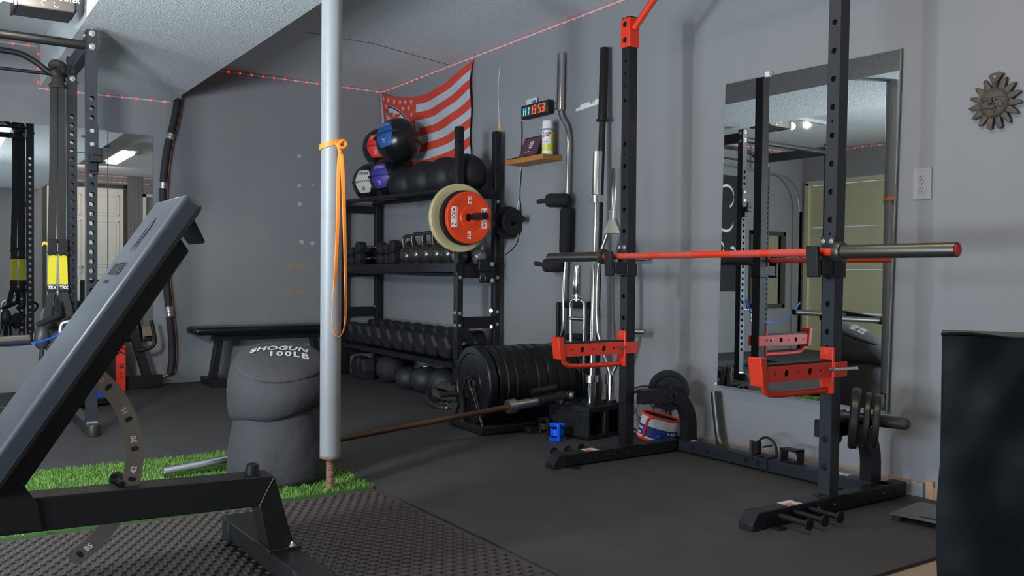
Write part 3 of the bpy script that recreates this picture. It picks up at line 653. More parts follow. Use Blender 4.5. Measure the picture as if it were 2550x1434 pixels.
# ================================================================== STORAGE RACK (right wall, far corner)
RX0,RX1=2.965,3.300; RY0,RY1=5.07,6.99; PW=.046
t=thing('storage_rack','black steel three-tier storage rack full of balls, kettlebells and dumbbells','storage rack',(3.13,6.0,.02))
RACK=t
posts={}
for nm,x,y,h in (('a',RX0,RY0,1.864),('b',RX1-.02,RY0+.03,1.864),('c',RX0,RY1,1.50),('d',RX1-.02,RY1,1.50)):
    mb=MB(); hs=[.10+.0762*2*i for i in range(13)]
    hs=[q for q in hs if q<h-.08]
    z0=fz(y)
    mb.holed((x,y+PW,z0),(0,-1,0),(0,0,1),PW,h-z0,[(q,.0065) for q in hs],(1,0,0),.012,n=12)
    mb.holed((x,y,z0),(1,0,0),(0,0,1),PW,h-z0,[(q-.03,.0065) for q in hs],(0,1,0),.012,n=12)
    mb.add([(x+PW,y,z0),(x+PW,y+PW,z0),(x+PW,y+PW,h),(x+PW,y,h)],[(0,1,2,3)]); mb.add([(x,y+PW,z0),(x+PW,y+PW,z0),(x+PW,y+PW,h),(x,y+PW,h)],[(3,2,1,0)])
    mb.add([(x,y,h),(x+PW,y,h),(x+PW,y+PW,h),(x,y+PW,h)],[(0,1,2,3)]); mb.bx(x+.012,x+PW-.002,y+.012,y+PW-.002,z0,h-.001)
    mb.build('post',m_blk,t,smooth=False)
    mb=MB(); mb.bx(x+.0005,x+.0025,y-.0006,y+.0018,z0+.02,h-.004); mb.build('worn_edge',m_steel,t,smooth=False)
# top tier: two round rails, middle tray, bottom tray
for x in (2.985,3.265): 
    mb=MB(); mb.cyl((x,RY0+.03,1.455),(x,RY1+.02,1.485),.017,n=14); mb.build('ball_rail',m_blk,t)
mb=MB(); mb.bx(2.945,2.965,RY0-.01,RY1+.05,.900,.960); mb.bx(2.955,3.315,RY0+.0,RY1+.05,.950,.956); mb.build('shelf_tray',m_blk,t,bev=.002)
mb=MB(); mb.cyl((2.975,RY0+.02,.882),(2.975,RY1+.05,.900),.012,n=10); mb.cyl((3.285,RY0+.02,.885),(3.285,RY1+.05,.900),.012,n=10); mb.build('tray_stiffener',m_blk,t)
mb=MB(); mb.beam((2.952,RY0+.02,.278),(2.952,RY1+.02,.296),.022,.035); mb.beam((3.28,RY0+.05,.285),(3.28,RY1+.02,.303),.022,.035); mb.build('saddle_rail',m_blk,t)
mb=MB(); mb.add([(2.96,RY0+.05,.288),(3.28,RY0+.05,.292),(3.28,RY1,.306),(2.96,RY1,.302),(2.96,RY0+.05,.294),(3.28,RY0+.05,.298),(3.28,RY1,.312),(2.96,RY1,.308)],[(3,2,1,0),(4,5,6,7),(0,1,5,4),(1,2,6,5),(2,3,7,6),(3,0,4,7)]); mb.build('shelf_tray',m_blk,t,smooth=False)
for y in (RY0,RY1):
    for z0,z1 in ((.52,.60),(.86,.955),(1.40,1.46),(.20,.29)):
        mb=MB(); mb.bx(RX0+PW,RX1-.02,y+.012,y+PW-.006,z0,z1); mb.build('side_brace',m_blk,t,bev=.002)
for z in (.545,.625,.865,1.385,.235): bolt(t,(RX0+PW*.5,RY0,z),(0,-1,0),.009,.007)
for z in (.545,.63,.865,1.385,1.27): bolt(t,(RX1-.02+PW*.5,RY0+.03,z),(0,-1,0),.009,.007)
for z in (.545,.63): bolt(t,(RX0,RY0+PW*.5,z),(-1,0,0),.009,.007)
for z in (.53,.64): bolt(t,(RX1-.06,RY0+.01,z),(-1,-1,0),.009,.007)
for z in (.60,.42): bolt(t,(RX1-.02,RY1+.02,z),(-1,0,0),.009,.007)
# swing pin clamp at the end of the middle tray
mb=MB(); mb.bx(3.11,3.23,RY0-.045,RY0-.005,.905,.985); mb.bx(3.13,3.235,RY0-.03,RY0-.005,.83,.905); mb.build('clamp_bracket',m_blk,t,bev=.006)
for z in (.845,.955): bolt(t,(3.21,RY0-.045,z),(0,-1,0),.011,.007)
mb=MB(); mb.tube([(3.135+.022*math.cos(a),RY0-.05,.862+.022*math.sin(a)) for a in [i*2*PI/20 for i in range(20)]],.002,6,closed=True); mb.cyl((3.12,RY0-.05,.862),(3.15,RY0-.05,.868),.002,n=6); mb.build('pin_ring',m_steel,t)
# pegs
mb=MB(); mb.cyl((2.985,RY0,1.262),(2.975,4.74,1.254),.0235,n=24); mb.cyl((2.975,4.742,1.254),(2.975,4.735,1.254),.018,n=20); mb.build('storage_peg',m_blk,t)
mb=MB(); mb.cyl((3.31,RY0+.03,1.262),(3.30,4.80,1.252),.022,n=24); mb.build('storage_peg',m_blk,t)
def disk_plate(R_,th,bore=.0255,hub=.055,lip=.02):
    h=th/2
    mb=MB(); mb.lathe([(bore,h*.8),(bore+.012,h),(hub,h),(hub+.004,h*.72),(R_-lip-.03,h*.72),(R_-lip-.024,h*.92),(R_-lip,h*.92),(R_-.006,h),(R_,h*.75),(R_,-h*.75),(R_-.006,-h),(R_-lip,-h*.92),(hub,-h*.8),(bore,-h*.8),(bore,h*.8)],(0,0,0),(0,0,1),56); mb.f=mb.f[:-2]; mb.m=mb.m[:-2]; return mb
rot_my=V((0,-1,0)).to_track_quat('Z','Y').to_euler()
def hung(mb,name,m,loc,label,group='plates hung on the storage rack pegs'):
    o=mb.build(name,m,None,local=True); o.location=loc; o.rotation_euler=(PI/2,0,0); tag(o,label,'weight plate',group); return o
pc=hung(disk_plate(.222,.030,lip=.012),'bumper_plate',m_cplate,(2.93,4.985,1.252),'large cream plate hung on the rack peg behind the orange one')
pd=hung(disk_plate(.178,.026),'bumper_plate',m_rubk,(2.937,4.940,1.250),'thin black plate sandwiched between the cream and the orange plate')
pn=hung(disk_plate(.168,.030,hub=.062),'bumper_plate',m_nexo,(2.945,4.898,1.250),'small bright orange plate at the front of the rack peg')
for nm,(a,b),ang in (('NEXO',(-.112,0),PI/2),('NEXO',(.112,0),-PI/2),):
    xd=V((math.cos(ang),math.sin(ang),0)); yd=V((-math.sin(ang),math.cos(ang),0))
    mb=MB(); 
    for (p,q,r_,s_) in ((-.066,.066,.019,.0225),(-.066,.066,-.0225,-.019),(-.066,-.0625,-.022,.022),(.0625,.066,-.022,.022)):
        o_=V((a,b,.0142)); mb.add([o_+xd*p+yd*r_,o_+xd*q+yd*r_,o_+xd*q+yd*s_,o_+xd*p+yd*s_],[(0,1,2,3)])
    mb.build('print_frame',m_txtw,pn,smooth=False,local=True)
    text(nm,.046,(a,b,.0145),xd,yd,m_txtw,pn,bold=.0022,local=True)
text('5LB',.034,(0,.112,.0145),(0,-1,0),(1,0,0),m_txtw,pn,bold=.0008,local=True)
text('5LB',.034,(0,-.112,.0145),(0,1,0),(-1,0,0),m_txtw,pn,bold=.0008,local=True)
mb=MB(); mb.lathe([(.085,.0112),(.085,.0128),(.0865,.0128),(.0865,.0112),(.085,.0112)],(0,0,0),(0,0,1),56); mb.f=mb.f[:-2]; mb.m=mb.m[:-2]; mb.build('raised_ring',m_nexo,pn,local=True)
hung(disk_plate(.110,.035),'weight_plate',m_rubk,(3.31,4.99,1.236),'black plate on the peg nearest the wall, right of the orange plate')
hung(disk_plate(.085,.03),'weight_plate',m_rubk,(3.312,4.93,1.240),'smaller black plate in front of the one on the wall-side peg')
# ------------------------------------------------------------------ balls on the top tier
def patch(parent,c,r,n,up,poly,m,name,off=.0012,div=10):
    n=V(n).normalized();sd=V(up).cross(n).normalized();u=n.cross(sd)
    xs=[p[0] for p in poly];ys=[p[1] for p in poly]
    def width(y):
        k=len(poly);X=[]
        for i in range(k):
            a=poly[i];b=poly[(i+1)%k]
            if (a[1]-y)*(b[1]-y)<=0 and abs(a[1]-b[1])>1e-9: X.append(a[0]+(b[0]-a[0])*(y-a[1])/(b[1]-a[1]))
        return (min(X),max(X)) if X else (0,0)
    vs=[];y0,y1=min(ys),max(ys)
    for j in range(div+1):
        y=y0+(y1-y0)*(j/div); y_=min(max(y,y0+1e-4),y1-1e-4); a,b=width(y_)
        for i in range(div+1):
            x=a+(b-a)*i/div; d=(n+sd*math.tan(x)+u*math.tan(y)).normalized(); vs.append(V(c)+d*(r+off))
    fs=[(j*(div+1)+i,j*(div+1)+i+1,(j+1)*(div+1)+i+1,(j+1)*(div+1)+i) for j in range(div) for i in range(div)]
    mb=MB(); mb.add(vs,fs); return mb.build(name,m,parent)
def ball_pt(c,r,n,up,x,y,off=.002):
    n=V(n).normalized();sd=V(up).cross(n).normalized();u=n.cross(sd)
    return V(c)+(n+sd*math.tan(x)+u*math.tan(y)).normalized()*(r+off)
HEXP=[(-.34,-.62),(.34,-.62),(.52,0),(.34,.62),(-.34,.62),(-.52,0)]
def wall_ball(c,r,n,up,m,label,mt=m_txtw):
    t=thing('wall_ball',label,'medicine ball',c,group='weighted balls on the top tier of the rack')
    mb=MB(); mb.sph(c,r,36,22); mb.build('ball_body',m_vinylball,t)
    patch(t,c,r,n,up,HEXP,m,'colour_panel')
    mb=MB()
    for i in range(9):
        x=-.44+.11*i
        for s_ in (-1,1): mb.tube([ball_pt(c,r,n,up,x-.05,s_*.05,.003),ball_pt(c,r,n,up,x,0,.004),ball_pt(c,r,n,up,x+.05,-s_*.05,.003)],.0014,5)
    mb.build('lacing',m_txtk,t)
    for s_ in (-1,1):
        mb=MB(); mb.tube([ball_pt(c,r,n,up,s_*.50,0,.002),ball_pt(c,r,n,up,s_*.60,0,.012),ball_pt(c,r,n,up,s_*.72,0,.006)],.010,6); mb.build('strap_tab',m_strap,t)
    N=V(n).normalized();sd=V(up).cross(N).normalized();u=N.cross(sd)
    text('TITAN',.034,(0,0,0),sd,u,mt,t,'lettering',bold=.0008,fn=lambda v:ball_pt(c,r,n,up,v.x/r*1.0,.40+v.y/r))
    text('20',.045,(0,0,0),sd,u,mt,t,'weight_number',bold=.0006,fn=lambda v:ball_pt(c,r,n,up,-.0+v.x/r*.7,-.36+v.y/r))
m_rope=mat('rope_fibre',(.034,.031,.029,1),.85,bump=(120,.4,.003))
m_softb=mat('soft_ball_rubber',(.018,.018,.019,1),.58,bump=(60,.1,.003))
m_vinylball=mat('ball_vinyl',(.009,.009,.010,1),.26,bump=(60,.1,.003))
wall_ball((3.14,6.78,1.640),.160,(-.80,-.60,-.02),(0,.1,1),m_wht,'black wall ball with a white panel at the far end of the top tier',m_txtk)
wall_ball((3.14,6.44,1.655),.165,(-.86,-.50,.0),(0,.1,1),m_pur,'black wall ball with a purple panel, beside the white-panelled one')
wall_ball((3.12,6.55,1.900),.158,(-.72,-.70,.0),(0,.1,1),m_red,'black wall ball with a red panel stacked above the white-panelled ball')
wall_ball((3.09,6.19,1.912),.176,(-.92,-.30,.22),(0,.25,1),m_blue,'large black wall ball with a blue panel, highest in the pile')
labs=['black textured slam ball right of the purple-panelled ball','black slam ball marked 15, third from the near rack post','black slam ball marked 20, just left of the near rack post','ribbed black slam ball right of the near front rack post']
for i,(y,r,st) in enumerate(((6.11,.140,''),(5.805,.145,'15'),(5.50,.145,'20'),(5.225,.140,''))):
    c=(3.125,y,1.47+r*.72); t=thing('slam_ball',labs[i],'medicine ball',c,group='weighted balls on the top tier of the rack')
    mb=MB(); mb.sph(c,r,36,22); mb.build('ball_body',m_rubk,t)
    if st: text(st,.045,(0,0,0),(1,0,0),(0,0,1),m_txtw,t,'weight_number',bold=.001,fn=lambda v:ball_pt(c,r,(-.18,-.98,.0),(0,0,1),v.x/r-.05,v.y/r*1.0+.1))
    if i in(0,3):
        mb=MB()
        for k in range(7):
            a=-.75+.25*k; mb.tube([V(c)+V((-math.cos(b)*math.cos(a),-math.cos(b)*math.sin(a)*.999-.0,math.sin(b)))*(r+.0005) for b in [(-.9+.2*j) for j in range(10)]],.0022,5)
        mb.build('grip_rib',m_rubk,t)
# ------------------------------------------------------------------ hex dumbbells, kettlebells
def hex_dumbbell(L,hr,hl,label,group,chrome=True,name='hex_dumbbell'):
    t=thing(name,label,'dumbbell',(0,0,0),group=group)
    for s_ in (-1,1):
        mb=MB(); x1=s_*L/2; x0=s_*(L/2-hl); pts=[]
        pr=[(x0,.78),(x0+s_*hl*.18,1),(x1-s_*hl*.18,1),(x1,.80)]
        vs=[];
        for (x,k) in pr:
            for i in range(6): a=i*PI/3; vs.append((x,hr*k*math.sin(a)*1.0,hr*k*math.cos(a)+0))
        fs=[tuple(range(6)) if s_<0 else tuple(range(5,-1,-1))]
        for j in range(3):
            for i in range(6): fs.append((j*6+i,j*6+(i+1)%6,(j+1)*6+(i+1)%6,(j+1)*6+i))
        fs.append(tuple(18+i for i in range(6)))
        mb.add([(v_[0],v_[2],v_[1]) for v_ in vs],fs); mb.build('head',m_hex,t,bev=.004,local=True,smooth=False)
    mb=MB(); pr=[(.013,-L/2+hl-.01),(.0135,-L/2+hl),(.0135,-.045),(.0165,-.02),(.0165,.02),(.0135,.045),(.0135,L/2-hl),(.013,L/2-hl+.01)]; mb.lathe(pr,(0,0,0),(1,0,0),16); mb.build('handle',m_chr,t,local=True)
    return t
pos=['farthest','second from the far end','third from the far end','fourth from the far end','fifth from the far end','fifth from the near end','fourth from the near end','third from the near end','second from the near end','nearest']
proto=None
for i in range(10):
    y=6.86-i*.178; z=.310+.012*(y-5)/2+.0745*.87
    lb='black hex dumbbell on the bottom tier of the rack, '+pos[i]
    if proto is None: proto=hex_dumbbell(.325,.088,.115,lb,'hex dumbbells on the bottom tier'); o=proto
    else: o=copy_tree(proto,label=lb)
    o.location=(3.118,y,z+.028); o.rotation_euler=(0,-.12,0)
bigd=['large black hex dumbbell standing on the floor under the rack, partly behind the pole','large black hex dumbbell on the floor beside the textured ball']
for i,(x,y) in enumerate(((3.08,6.78),(3.05,6.57))):
    o=hex_dumbbell(.30,.098,.12,bigd[i],'big dumbbells under the rack',name='hex_dumbbell'); o.location=(x+.06,y,fz(y)+.085); o.rotation_euler=(0,0,-.25 if i else 0)
# middle shelf, left: pyramid of small hex dumbbells, two layers
lay=[(6.90,.030),(6.80,.038),(6.70,.040),(6.55,.052)]
names=['smallest','second smallest','third smallest','largest']
for L_ in (0,1):
    for i,(y,r) in enumerate(lay):
        m_=hex_dumbbell(.20+r,r,.07,'black hex dumbbell, '+names[i]+' of the far group on the middle shelf, '+('upper' if L_ else 'lower')+' layer','small dumbbells on the middle shelf')
        m_.location=(3.03,y,.958+r*.87+(L_*(r*1.74+.001)))
for L_ in (0,1):
    for i,(y,r) in enumerate(((6.24,.046),)):
        m_=hex_dumbbell(.24,r,.075,'black chrome-handled hex dumbbell, '+('upper' if L_ else 'lower')+' of the pair on the middle shelf','small dumbbells on the middle shelf')
        m_.location=(3.06,y+.12,.958+r*.87+L_*(r*1.74+.001)); m_.rotation_euler=(0,0,PI/2-.15)
    m_=hex_dumbbell(.22,.052,.075,'black hex dumbbell beside the leftmost kettlebell, '+('upper' if L_ else 'lower')+' of two','small dumbbells on the middle shelf')
    m_.location=(3.10,6.12,.958+.052*.87+L_*(.092))
def kettlebell(r,label,m,hh=1.0):
    t=thing('kettlebell',label,'kettlebell',(0,0,0),group='kettlebells on the middle shelf')
    mb=MB(); mb.lathe([(r*.55,0),(r*.62,.004)]+[(r*math.sin(a),r*.92-r*math.cos(a)) for a in [PI*(.22+.66*i/12) for i in range(13)]]+[(r*.2,r*1.9)],(0,0,0),(0,0,1),28); mb.build('bell',m,t,local=True)
    mb=MB(); H=r*1.72; w_=r*.72; 
    mb.tube([(0,-w_*.62,H-.02),(0,-w_*.95,H+.025*hh),(0,-w_,H+.06*hh),(0,-w_*.82,H+.085*hh),(0,-w_*.4,H+.094*hh),(0,w_*.4,H+.094*hh),(0,w_*.82,H+.085*hh),(0,w_,H+.06*hh),(0,w_*.95,H+.025*hh),(0,w_*.62,H-.02)],.0145,12,smooth=2); mb.build('handle',m,t,local=True)
    return t
kl=['dark kettlebell farthest left in the row on the middle shelf','bronze-black kettlebell, second in the row on the middle shelf','bronze-black kettlebell, third in the row, left of the cream plate','dark kettlebell whose handle touches the edge of the cream plate','dark kettlebell just left of the near rack post','grey kettlebell right behind the near rack post','brown kettlebell between the near posts of the rack','large grey kettlebell at the near end of the middle shelf']
for i,(y,r) in enumerate(((5.955,.068),(5.80,.076),(5.64,.076),(5.485,.076),(5.33,.073),(5.20,.055))): 
    k_=kettlebell(r,kl[i],m_kbs if i==5 else m_kb); k_.location=(3.06,y,.957); k_.rotation_euler=(0,0,.55)
for (x,y,r,i,m_) in ((3.165,5.31,.058,6,m_kb),(3.195,5.172,.060,7,m_kbs)):
    k_=kettlebell(r,kl[i],m_,.9); k_.location=(x,y,.957); k_.rotation_euler=(0,0,.3)
# under the rack
c=(3.09,6.32,fz(6.3)+.112); t=thing('slam_ball','black slam ball with a pebbled tread on the floor under the rack','medicine ball',c)
m_tread=mat('tread_rubber',(.018,.018,.019,1),.6,bump=(85,1.0,.012)); mb=MB(); mb.sph(c,.112,36,22); mb.build('ball_body',m_tread,t)
mb=MB(); p=ball_pt(c,.112,(-.9,-.45,-.35),(0,0,1),0,0,0); mb.sph(p,.012,12,8); mb.build('valve',m_txtk,t)
for i,(x,y,rr,h,lb) in enumerate(((3.05,5.93,.100,.085,'squat black soft weight ball, leftmost of three under the rack'),(3.07,5.70,.115,.098,'black soft weight ball with a white mark on top, middle of three under the rack'),(3.08,5.44,.120,.105,'black soft weight ball nearest the near post, behind the rope'))):
    t=thing('soft_weight_ball',lb,'weight ball',(x,y,fz(y)),group='soft weight balls under the rack')
    mb=MB(); mb.sph((x,y,fz(y)+h-.002),1,32,18,(rr,rr,h)); mb.build('ball_body',m_softb,t)
    mb=MB(); mb.cyl((x-.01,y-.02,fz(y)+2*h-.0045),(x-.01,y-.02,fz(y)+2*h-.0005),.020 if i==1 else .010,n=16); mb.build('cap_mark',m_txtw if i==1 else m_blk,t)
# battle rope heap
t=thing('battle_rope','coiled black battle rope heaped at the foot of the rack','rope',(2.93,5.0,.02))
def rope(path,r=.027,twist=34,name='rope_coil',strands=3):
    mb=MB(); P=[V(p) for p in path]
    for _ in range(2):
        Q=[P[0]]
        for a,b in zip(P[:-1],P[1:]): Q+=[a*.75+b*.25,a*.25+b*.75]
        P=Q+[P[-1]]
    # resample
    R=[P[0]];
    for a,b in zip(P[:-1],P[1:]):
        n=max(1,int((b-a).length/.010))
        for i in range(1,n+1): R.append(a+(b-a)*i/n)
    for s_ in range(strands):
        path2=[];d=0;pu=None
        for i,p in enumerate(R):
            t_=(R[min(i+1,len(R)-1)]-R[max(i-1,0)]).normalized()
            u=basis(t_)[0] if pu is None else (pu-t_*pu.dot(t_)).normalized(); pu=u; v=t_.cross(u)
            if i: d+=(p-R[i-1]).length
            a=d*48+s_*2*PI/strands; path2.append(p+(u*math.cos(a)+v*math.sin(a))*r*.5)
        mb.tube(path2,r*.56,7)
    return mb.build(name,m_rope,t)
rope([(3.04,5.02,.04),(2.97,5.12,.05),(2.88,5.16,.04),(2.80,5.10,.03),(2.80,5.0,.03),(2.90,4.93,.03),(3.02,4.90,.03)])
rope([(3.00,5.20,.06),(2.92,5.22,.10),(2.83,5.15,.11),(2.84,5.05,.09),(2.93,4.99,.07),(3.05,4.96,.05)])
rope([(2.98,5.22,.03),(2.90,5.20,.14),(2.90,5.10,.15),(2.94,5.03,.12),(2.97,5.0,.05)])
mb=MB(); mb.tube([(2.84,5.19,.11),(2.79,5.15,.09),(2.765,5.08,.05),(2.785,5.0,.028),(2.82,4.955,.025)],.0195,12,smooth=2); mb.build('rope_sheath',m_rubk,t)
mb=MB(); mb.sph((2.825,4.95,.025),.014,12,8); mb.build('rope_end',m_steel,t)
# ================================================================== BUMPER PLATE STACK
t=thing('plate_rack','low black plate toaster rack holding the row of bumper plates','plate rack',(3.0,4.265,0))
for y in (4.09,4.44):
    mb=MB(); mb.beam((2.55,y,.034),(3.33,y,.036),.045,.040); mb.build('base_rail',m_blk,t,bev=.004)
mb=MB(); mb.bx(2.55,2.59,4.07,4.46,.014,.054); mb.build('base_rail',m_blk,t,bev=.004)
for x in (2.575,3.325):
    mb=MB(); mb.tube([(x,4.09,.045),(x+.005,4.235,.30),(x+.005,4.265,.315),(x+.005,4.295,.30),(x,4.44,.045)],.0055,8,smooth=2); mb.build('divider_rod',m_blk,t)
mb=MB(); mb.tube([(2.568,4.44,.045),(2.563,4.29,.30),(2.563,4.26,.31),(2.560,4.225,.28),(2.566,4.08,.045)],.0022,6,smooth=1); mb.build('rod_glint_wire',m_steel,t)
mb=MB(); mb.tube([(2.572,4.33,.05),(2.572,4.33,.18),(2.55,4.335,.208),(2.44,4.35,.205)],.0165,14,smooth=2); mb.build('grip_handle',m_rubk,t)
for y in (4.09,4.44):
    for x in (2.60,3.28):
        mb=MB(); mb.cyl((x,y,.0005),(x,y,.014),.014,n=14); mb.build('rack_foot',m_rubk,t)
RA=math.radians(-3.5)
def PIV(p): 
    dx,dy=p[0]-2.60,p[1]-4.265; return (2.60+dx*math.cos(RA)-dy*math.sin(RA),4.265+dx*math.sin(RA)+dy*math.cos(RA),p[2])
t.location=PIV(t.location); t.rotation_euler=(0,0,RA)
ths=[.056,.050,.054,.066,.072,.070,.072,.068,.080,.062]; x=2.592
ordn=['outermost at the left end','second from the left','third from the left','fourth from the left','fifth from the left','fifth from the right','fourth from the right','third from the right','second from the right','last at the wall end']
for i,th in enumerate(ths):
    h=th/2;R_=.220-(.003 if i%3==1 else 0)
    mb=MB(); mb.lathe([(.026,-h*.7),(.026,-h),(.042,-h),(.043,-h*.86),(.085,-h*.86),(.088,-h*.95),(.10,-h*.95),(.103,-h*.8),(.175,-h*.8),(.180,-h),(.214,-h),(R_,-h*.75),(R_,h*.75),(.214,h),(.18,h),(.026,h),(.026,-h*.7)],(0,0,0),(0,0,1),64); mb.f=mb.f[:-2]; mb.m=mb.m[:-2]
    o=mb.build('bumper_plate',m_bump,None,local=True); o.location=PIV((x+h,4.265,.262)); o.rotation_euler=(0,PI/2,RA)
    tag(o,'black rubber bumper plate in the floor rack, '+ordn[i],'bumper plate','bumper plates in the floor rack')
    mb=MB(); mb.lathe([(.0255,-h*1.0),(.0255,-h*1.02),(.036,-h*1.03),(.0365,-h*.98),(.0262,-h*.9)],(0,0,0),(0,0,1),32); mb.f=mb.f[:-2]; mb.m=mb.m[:-2]; mb.build('steel_hub',m_steel,o,local=True)
    x+=th+.001+(.008 if i in (0,8) else 0)
# ================================================================== BAR HOLDER + BARS
hx=V((3.10,3.88,0)); 
t=thing('bar_holder','cast black block holding upright bars in round sockets, raised lettering on its side','bar holder',(3.10,3.88,0))
c_=[(2.965,3.675),(3.27,3.735),(3.215,4.02),(2.915,3.97)]
def hp(u,v): # u along front face (-Y side), v along left face
    a=V((*c_[0],0));b=V((*c_[1],0));d=V((*c_[3],0)); return a+(b-a)*u+(d-a)*v
mb=MB(); 
z0,z1=.004,.178
vs=[(*hp(a,b).xy,z) for z in (z1-.03,z1) for a,b in ((0,0),(1,0),(1,1),(0,1))]; mb.add(vs,[(3,2,1,0),(4,5,6,7),(0,1,5,4),(1,2,6,5),(2,3,7,6),(3,0,4,7)]); mb.build('top_slab',m_rubk,t,bev=.004)
vs=[(*hp(a,b).xy,z) for z in (z0,z1-.03) for a,b in ((0,.0),(.06,.0),(.06,1),(0,1))]; mb=MB(); mb.add(vs,[(3,2,1,0),(4,5,6,7),(0,1,5,4),(1,2,6,5),(2,3,7,6),(3,0,4,7)]); mb.build('side_wall',m_rubk,t,bev=.003)
for a0,a1 in ((.44,.56),(.92,1.0)):
    vs=[(*hp(a,b).xy,z) for z in (z0,z1-.03) for a,b in ((a0,.0),(a1,.0),(a1,1),(a0,1))]; mb=MB(); mb.add(vs,[(3,2,1,0),(4,5,6,7),(0,1,5,4),(1,2,6,5),(2,3,7,6),(3,0,4,7)]); mb.build('web_wall',m_rubk,t,bev=.006)
vs=[(*hp(a,b).xy,z) for z in (z0,z0+.02) for a,b in ((.0,-.0),(1,.0),(1,1),(0,1))]; mb=MB(); mb.add(vs,[(3,2,1,0),(4,5,6,7),(0,1,5,4),(1,2,6,5),(2,3,7,6),(3,0,4,7)]); mb.build('base_slab',m_rubk,t,bev=.003)
dv=(hp(0,1)-hp(0,0)).normalized(); nn=-V((0,0,1)).cross(-dv).normalized()
text('Yes4All',.086,hp(0,.44)+V((0,0,.098))+nn*.0025,-dv,(0,0,1),m_txtk,t,bold=.0008,ext=.0015,italic=.1)
sock={}
for k,(a,b) in {'A':(.28,.20),'E':(.80,.18),'L':(.10,.60),'B':(.55,.60),'C':(.86,.70)}.items():
    p=hp(a,b); sock[k]=p; mb=MB(); mb.lathe([(.026,z1),(.034,z1),(.034,z1+.016),(.026,z1+.016),(.026,z1)],(p.x,p.y,0),(0,0,1),28); mb.build('socket_ring',m_rubk,t)
# straight chrome barbell
pA=sock['A']; ax_=(V((3.105,3.79,1.56))-V((pA.x,pA.y,.16))).normalized()
def along(p,ax,s): return V(p)+ax*s
t=thing('barbell','chrome barbell standing upright in the bar holder, front left','barbell',(pA.x,pA.y,.17),group='bars standing in the bar holder'); b0=V((pA.x,pA.y,.180))
def sleeve_rev(base,ax,L,m,name,par,r=.0248,collar=True,top=False):
    mb=MB()
    if top: pr=[(.016,0),(.037,.001),(.0375,.04),(.0255,.045),(r,.048),(r,L-.002),(r-.003,L)]
    else: pr=[(r-.002,0),(r,.003),(r,L-.045),(.0255,L-.042),(.0375,L-.04),(.037,L-.001),(.016,L)]
    mb.lathe(pr,base,ax,32); return mb.build(name,m,par)
sleeve_rev(b0,ax_,.165,m_chr,'sleeve',t)
mb=MB(); mb.cyl(along(b0,ax_,.165),along(b0,ax_,1.105),.0142,n=20); mb.build('shaft',m_chr,t)
sleeve_rev(along(b0,ax_,1.105),ax_,.285,m_chr,'sleeve',t,top=True)
# tall black bar
pB=V((3.21,3.93,.182)); tB=V((3.33,4.01,2.24)); ax_=(tB-pB).normalized(); t=thing('barbell','tall black barbell standing upright behind the chrome one','barbell',pB,group='bars standing in the bar holder')
mb=MB(); mb.cyl(pB,along(pB,ax_,.30),.025,n=24); mb.build('sleeve',m_blk,t); mb=MB(); mb.cyl(along(pB,ax_,.30),along(pB,ax_,1.60),.019,n=20); mb.build('shaft',m_blk,t)
mb=MB(); mb.lathe([(.02,0),(.038,.002),(.038,.012),(.026,.014),(.0255,.43),(.023,.435)],along(pB,ax_,1.60),ax_,32); mb.build('sleeve',m_blk,t)
# hex trap bar on end
pE=sock['E']; t=thing('trap_bar','chrome hexagonal trap bar standing on end behind the far rack upright','trap bar',(pE.x,pE.y,.17),group='bars standing in the bar holder')
b0=V((pE.x,pE.y,.180)); top=V((3.27,3.835,1.465)); ax_=(top-b0).normalized(); sd=V((.35,-.93,0)).normalized()
mb=MB(); mb.lathe([(.024,0),(.0248,.10),(.031,.102),(.031,.155),(.024,.158)],b0,ax_,28); mb.build('sleeve',m_chr,t)
mb=MB(); mb.lathe([(.031,0),(.031,.055),(.0248,.058),(.0248,.29),(.023,.293)],along(b0,ax_,1.02),ax_,28); mb.build('sleeve',m_chr,t)
def tb(s,w_,d=0): return along(b0,ax_,s)+sd*w_+V((.02*0,0,0))
mb=MB(); mb.tube([tb(.14,0),tb(.30,.08),tb(.42,.115),tb(.78,.115),tb(.90,.07),tb(1.03,.0)],.0125,12,smooth=1); mb.tube([tb(.14,0),tb(.30,-.06),tb(.42,-.10),tb(.78,-.10),tb(.90,-.06),tb(1.03,0)],.0125,12,smooth=1); mb.build('hex_frame',m_steel,t)
mb=MB(); mb.prism([(-.055,0),(.055,0),(.018,.085),(-.018,.085)],tb(.94,0),sd,ax_,sd.cross(ax_)*.03); mb.build('gusset',m_steel,t,bev=.002)
for s_ in (.40,.80):
    mb=MB(); mb.cyl(tb(s_,.06),tb(s_,.115),.0125,n=14); mb.cyl(tb(s_,.115),tb(s_,.205),.014,n=14); mb.build('handle',m_steel,t)
# safety squat bar: chrome, bent, padded
t=thing('safety_squat_bar','bent chrome safety squat bar with black foam pads leaning on the wall','squat bar',(3.30,4.3,.35),group='bars standing in the bar holder')
X_=3.342
def sb(x,y,xx=X_): return at(x,y,X=xx)
mb=MB(); mb.lathe([(.022,0),(.0245,.003),(.0248,.35),(.0225,.353)],sb(1395,274),(sb(1397,128)-sb(1395,274)).normalized(),28); mb.build('sleeve',m_chr,t)
mb=MB(); mb.tube([sb(1395,268),sb(1396,290),sb(1417,322),sb(1415,420),sb(1412,520),sb(1409,640),sb(1405,740),sb(1404,825),sb(1396,846),sb(1382,866),sb(1378,900)],.0145,14,smooth=2); mb.build('shaft',m_chr,t)
mb=MB(); mb.lathe([(.022,0),(.0248,.003),(.0248,.30),(.022,.303)],sb(1374,890,3.345)-V((0,0,.30)),(0,0,1),24); mb.build('sleeve',m_chr,t)
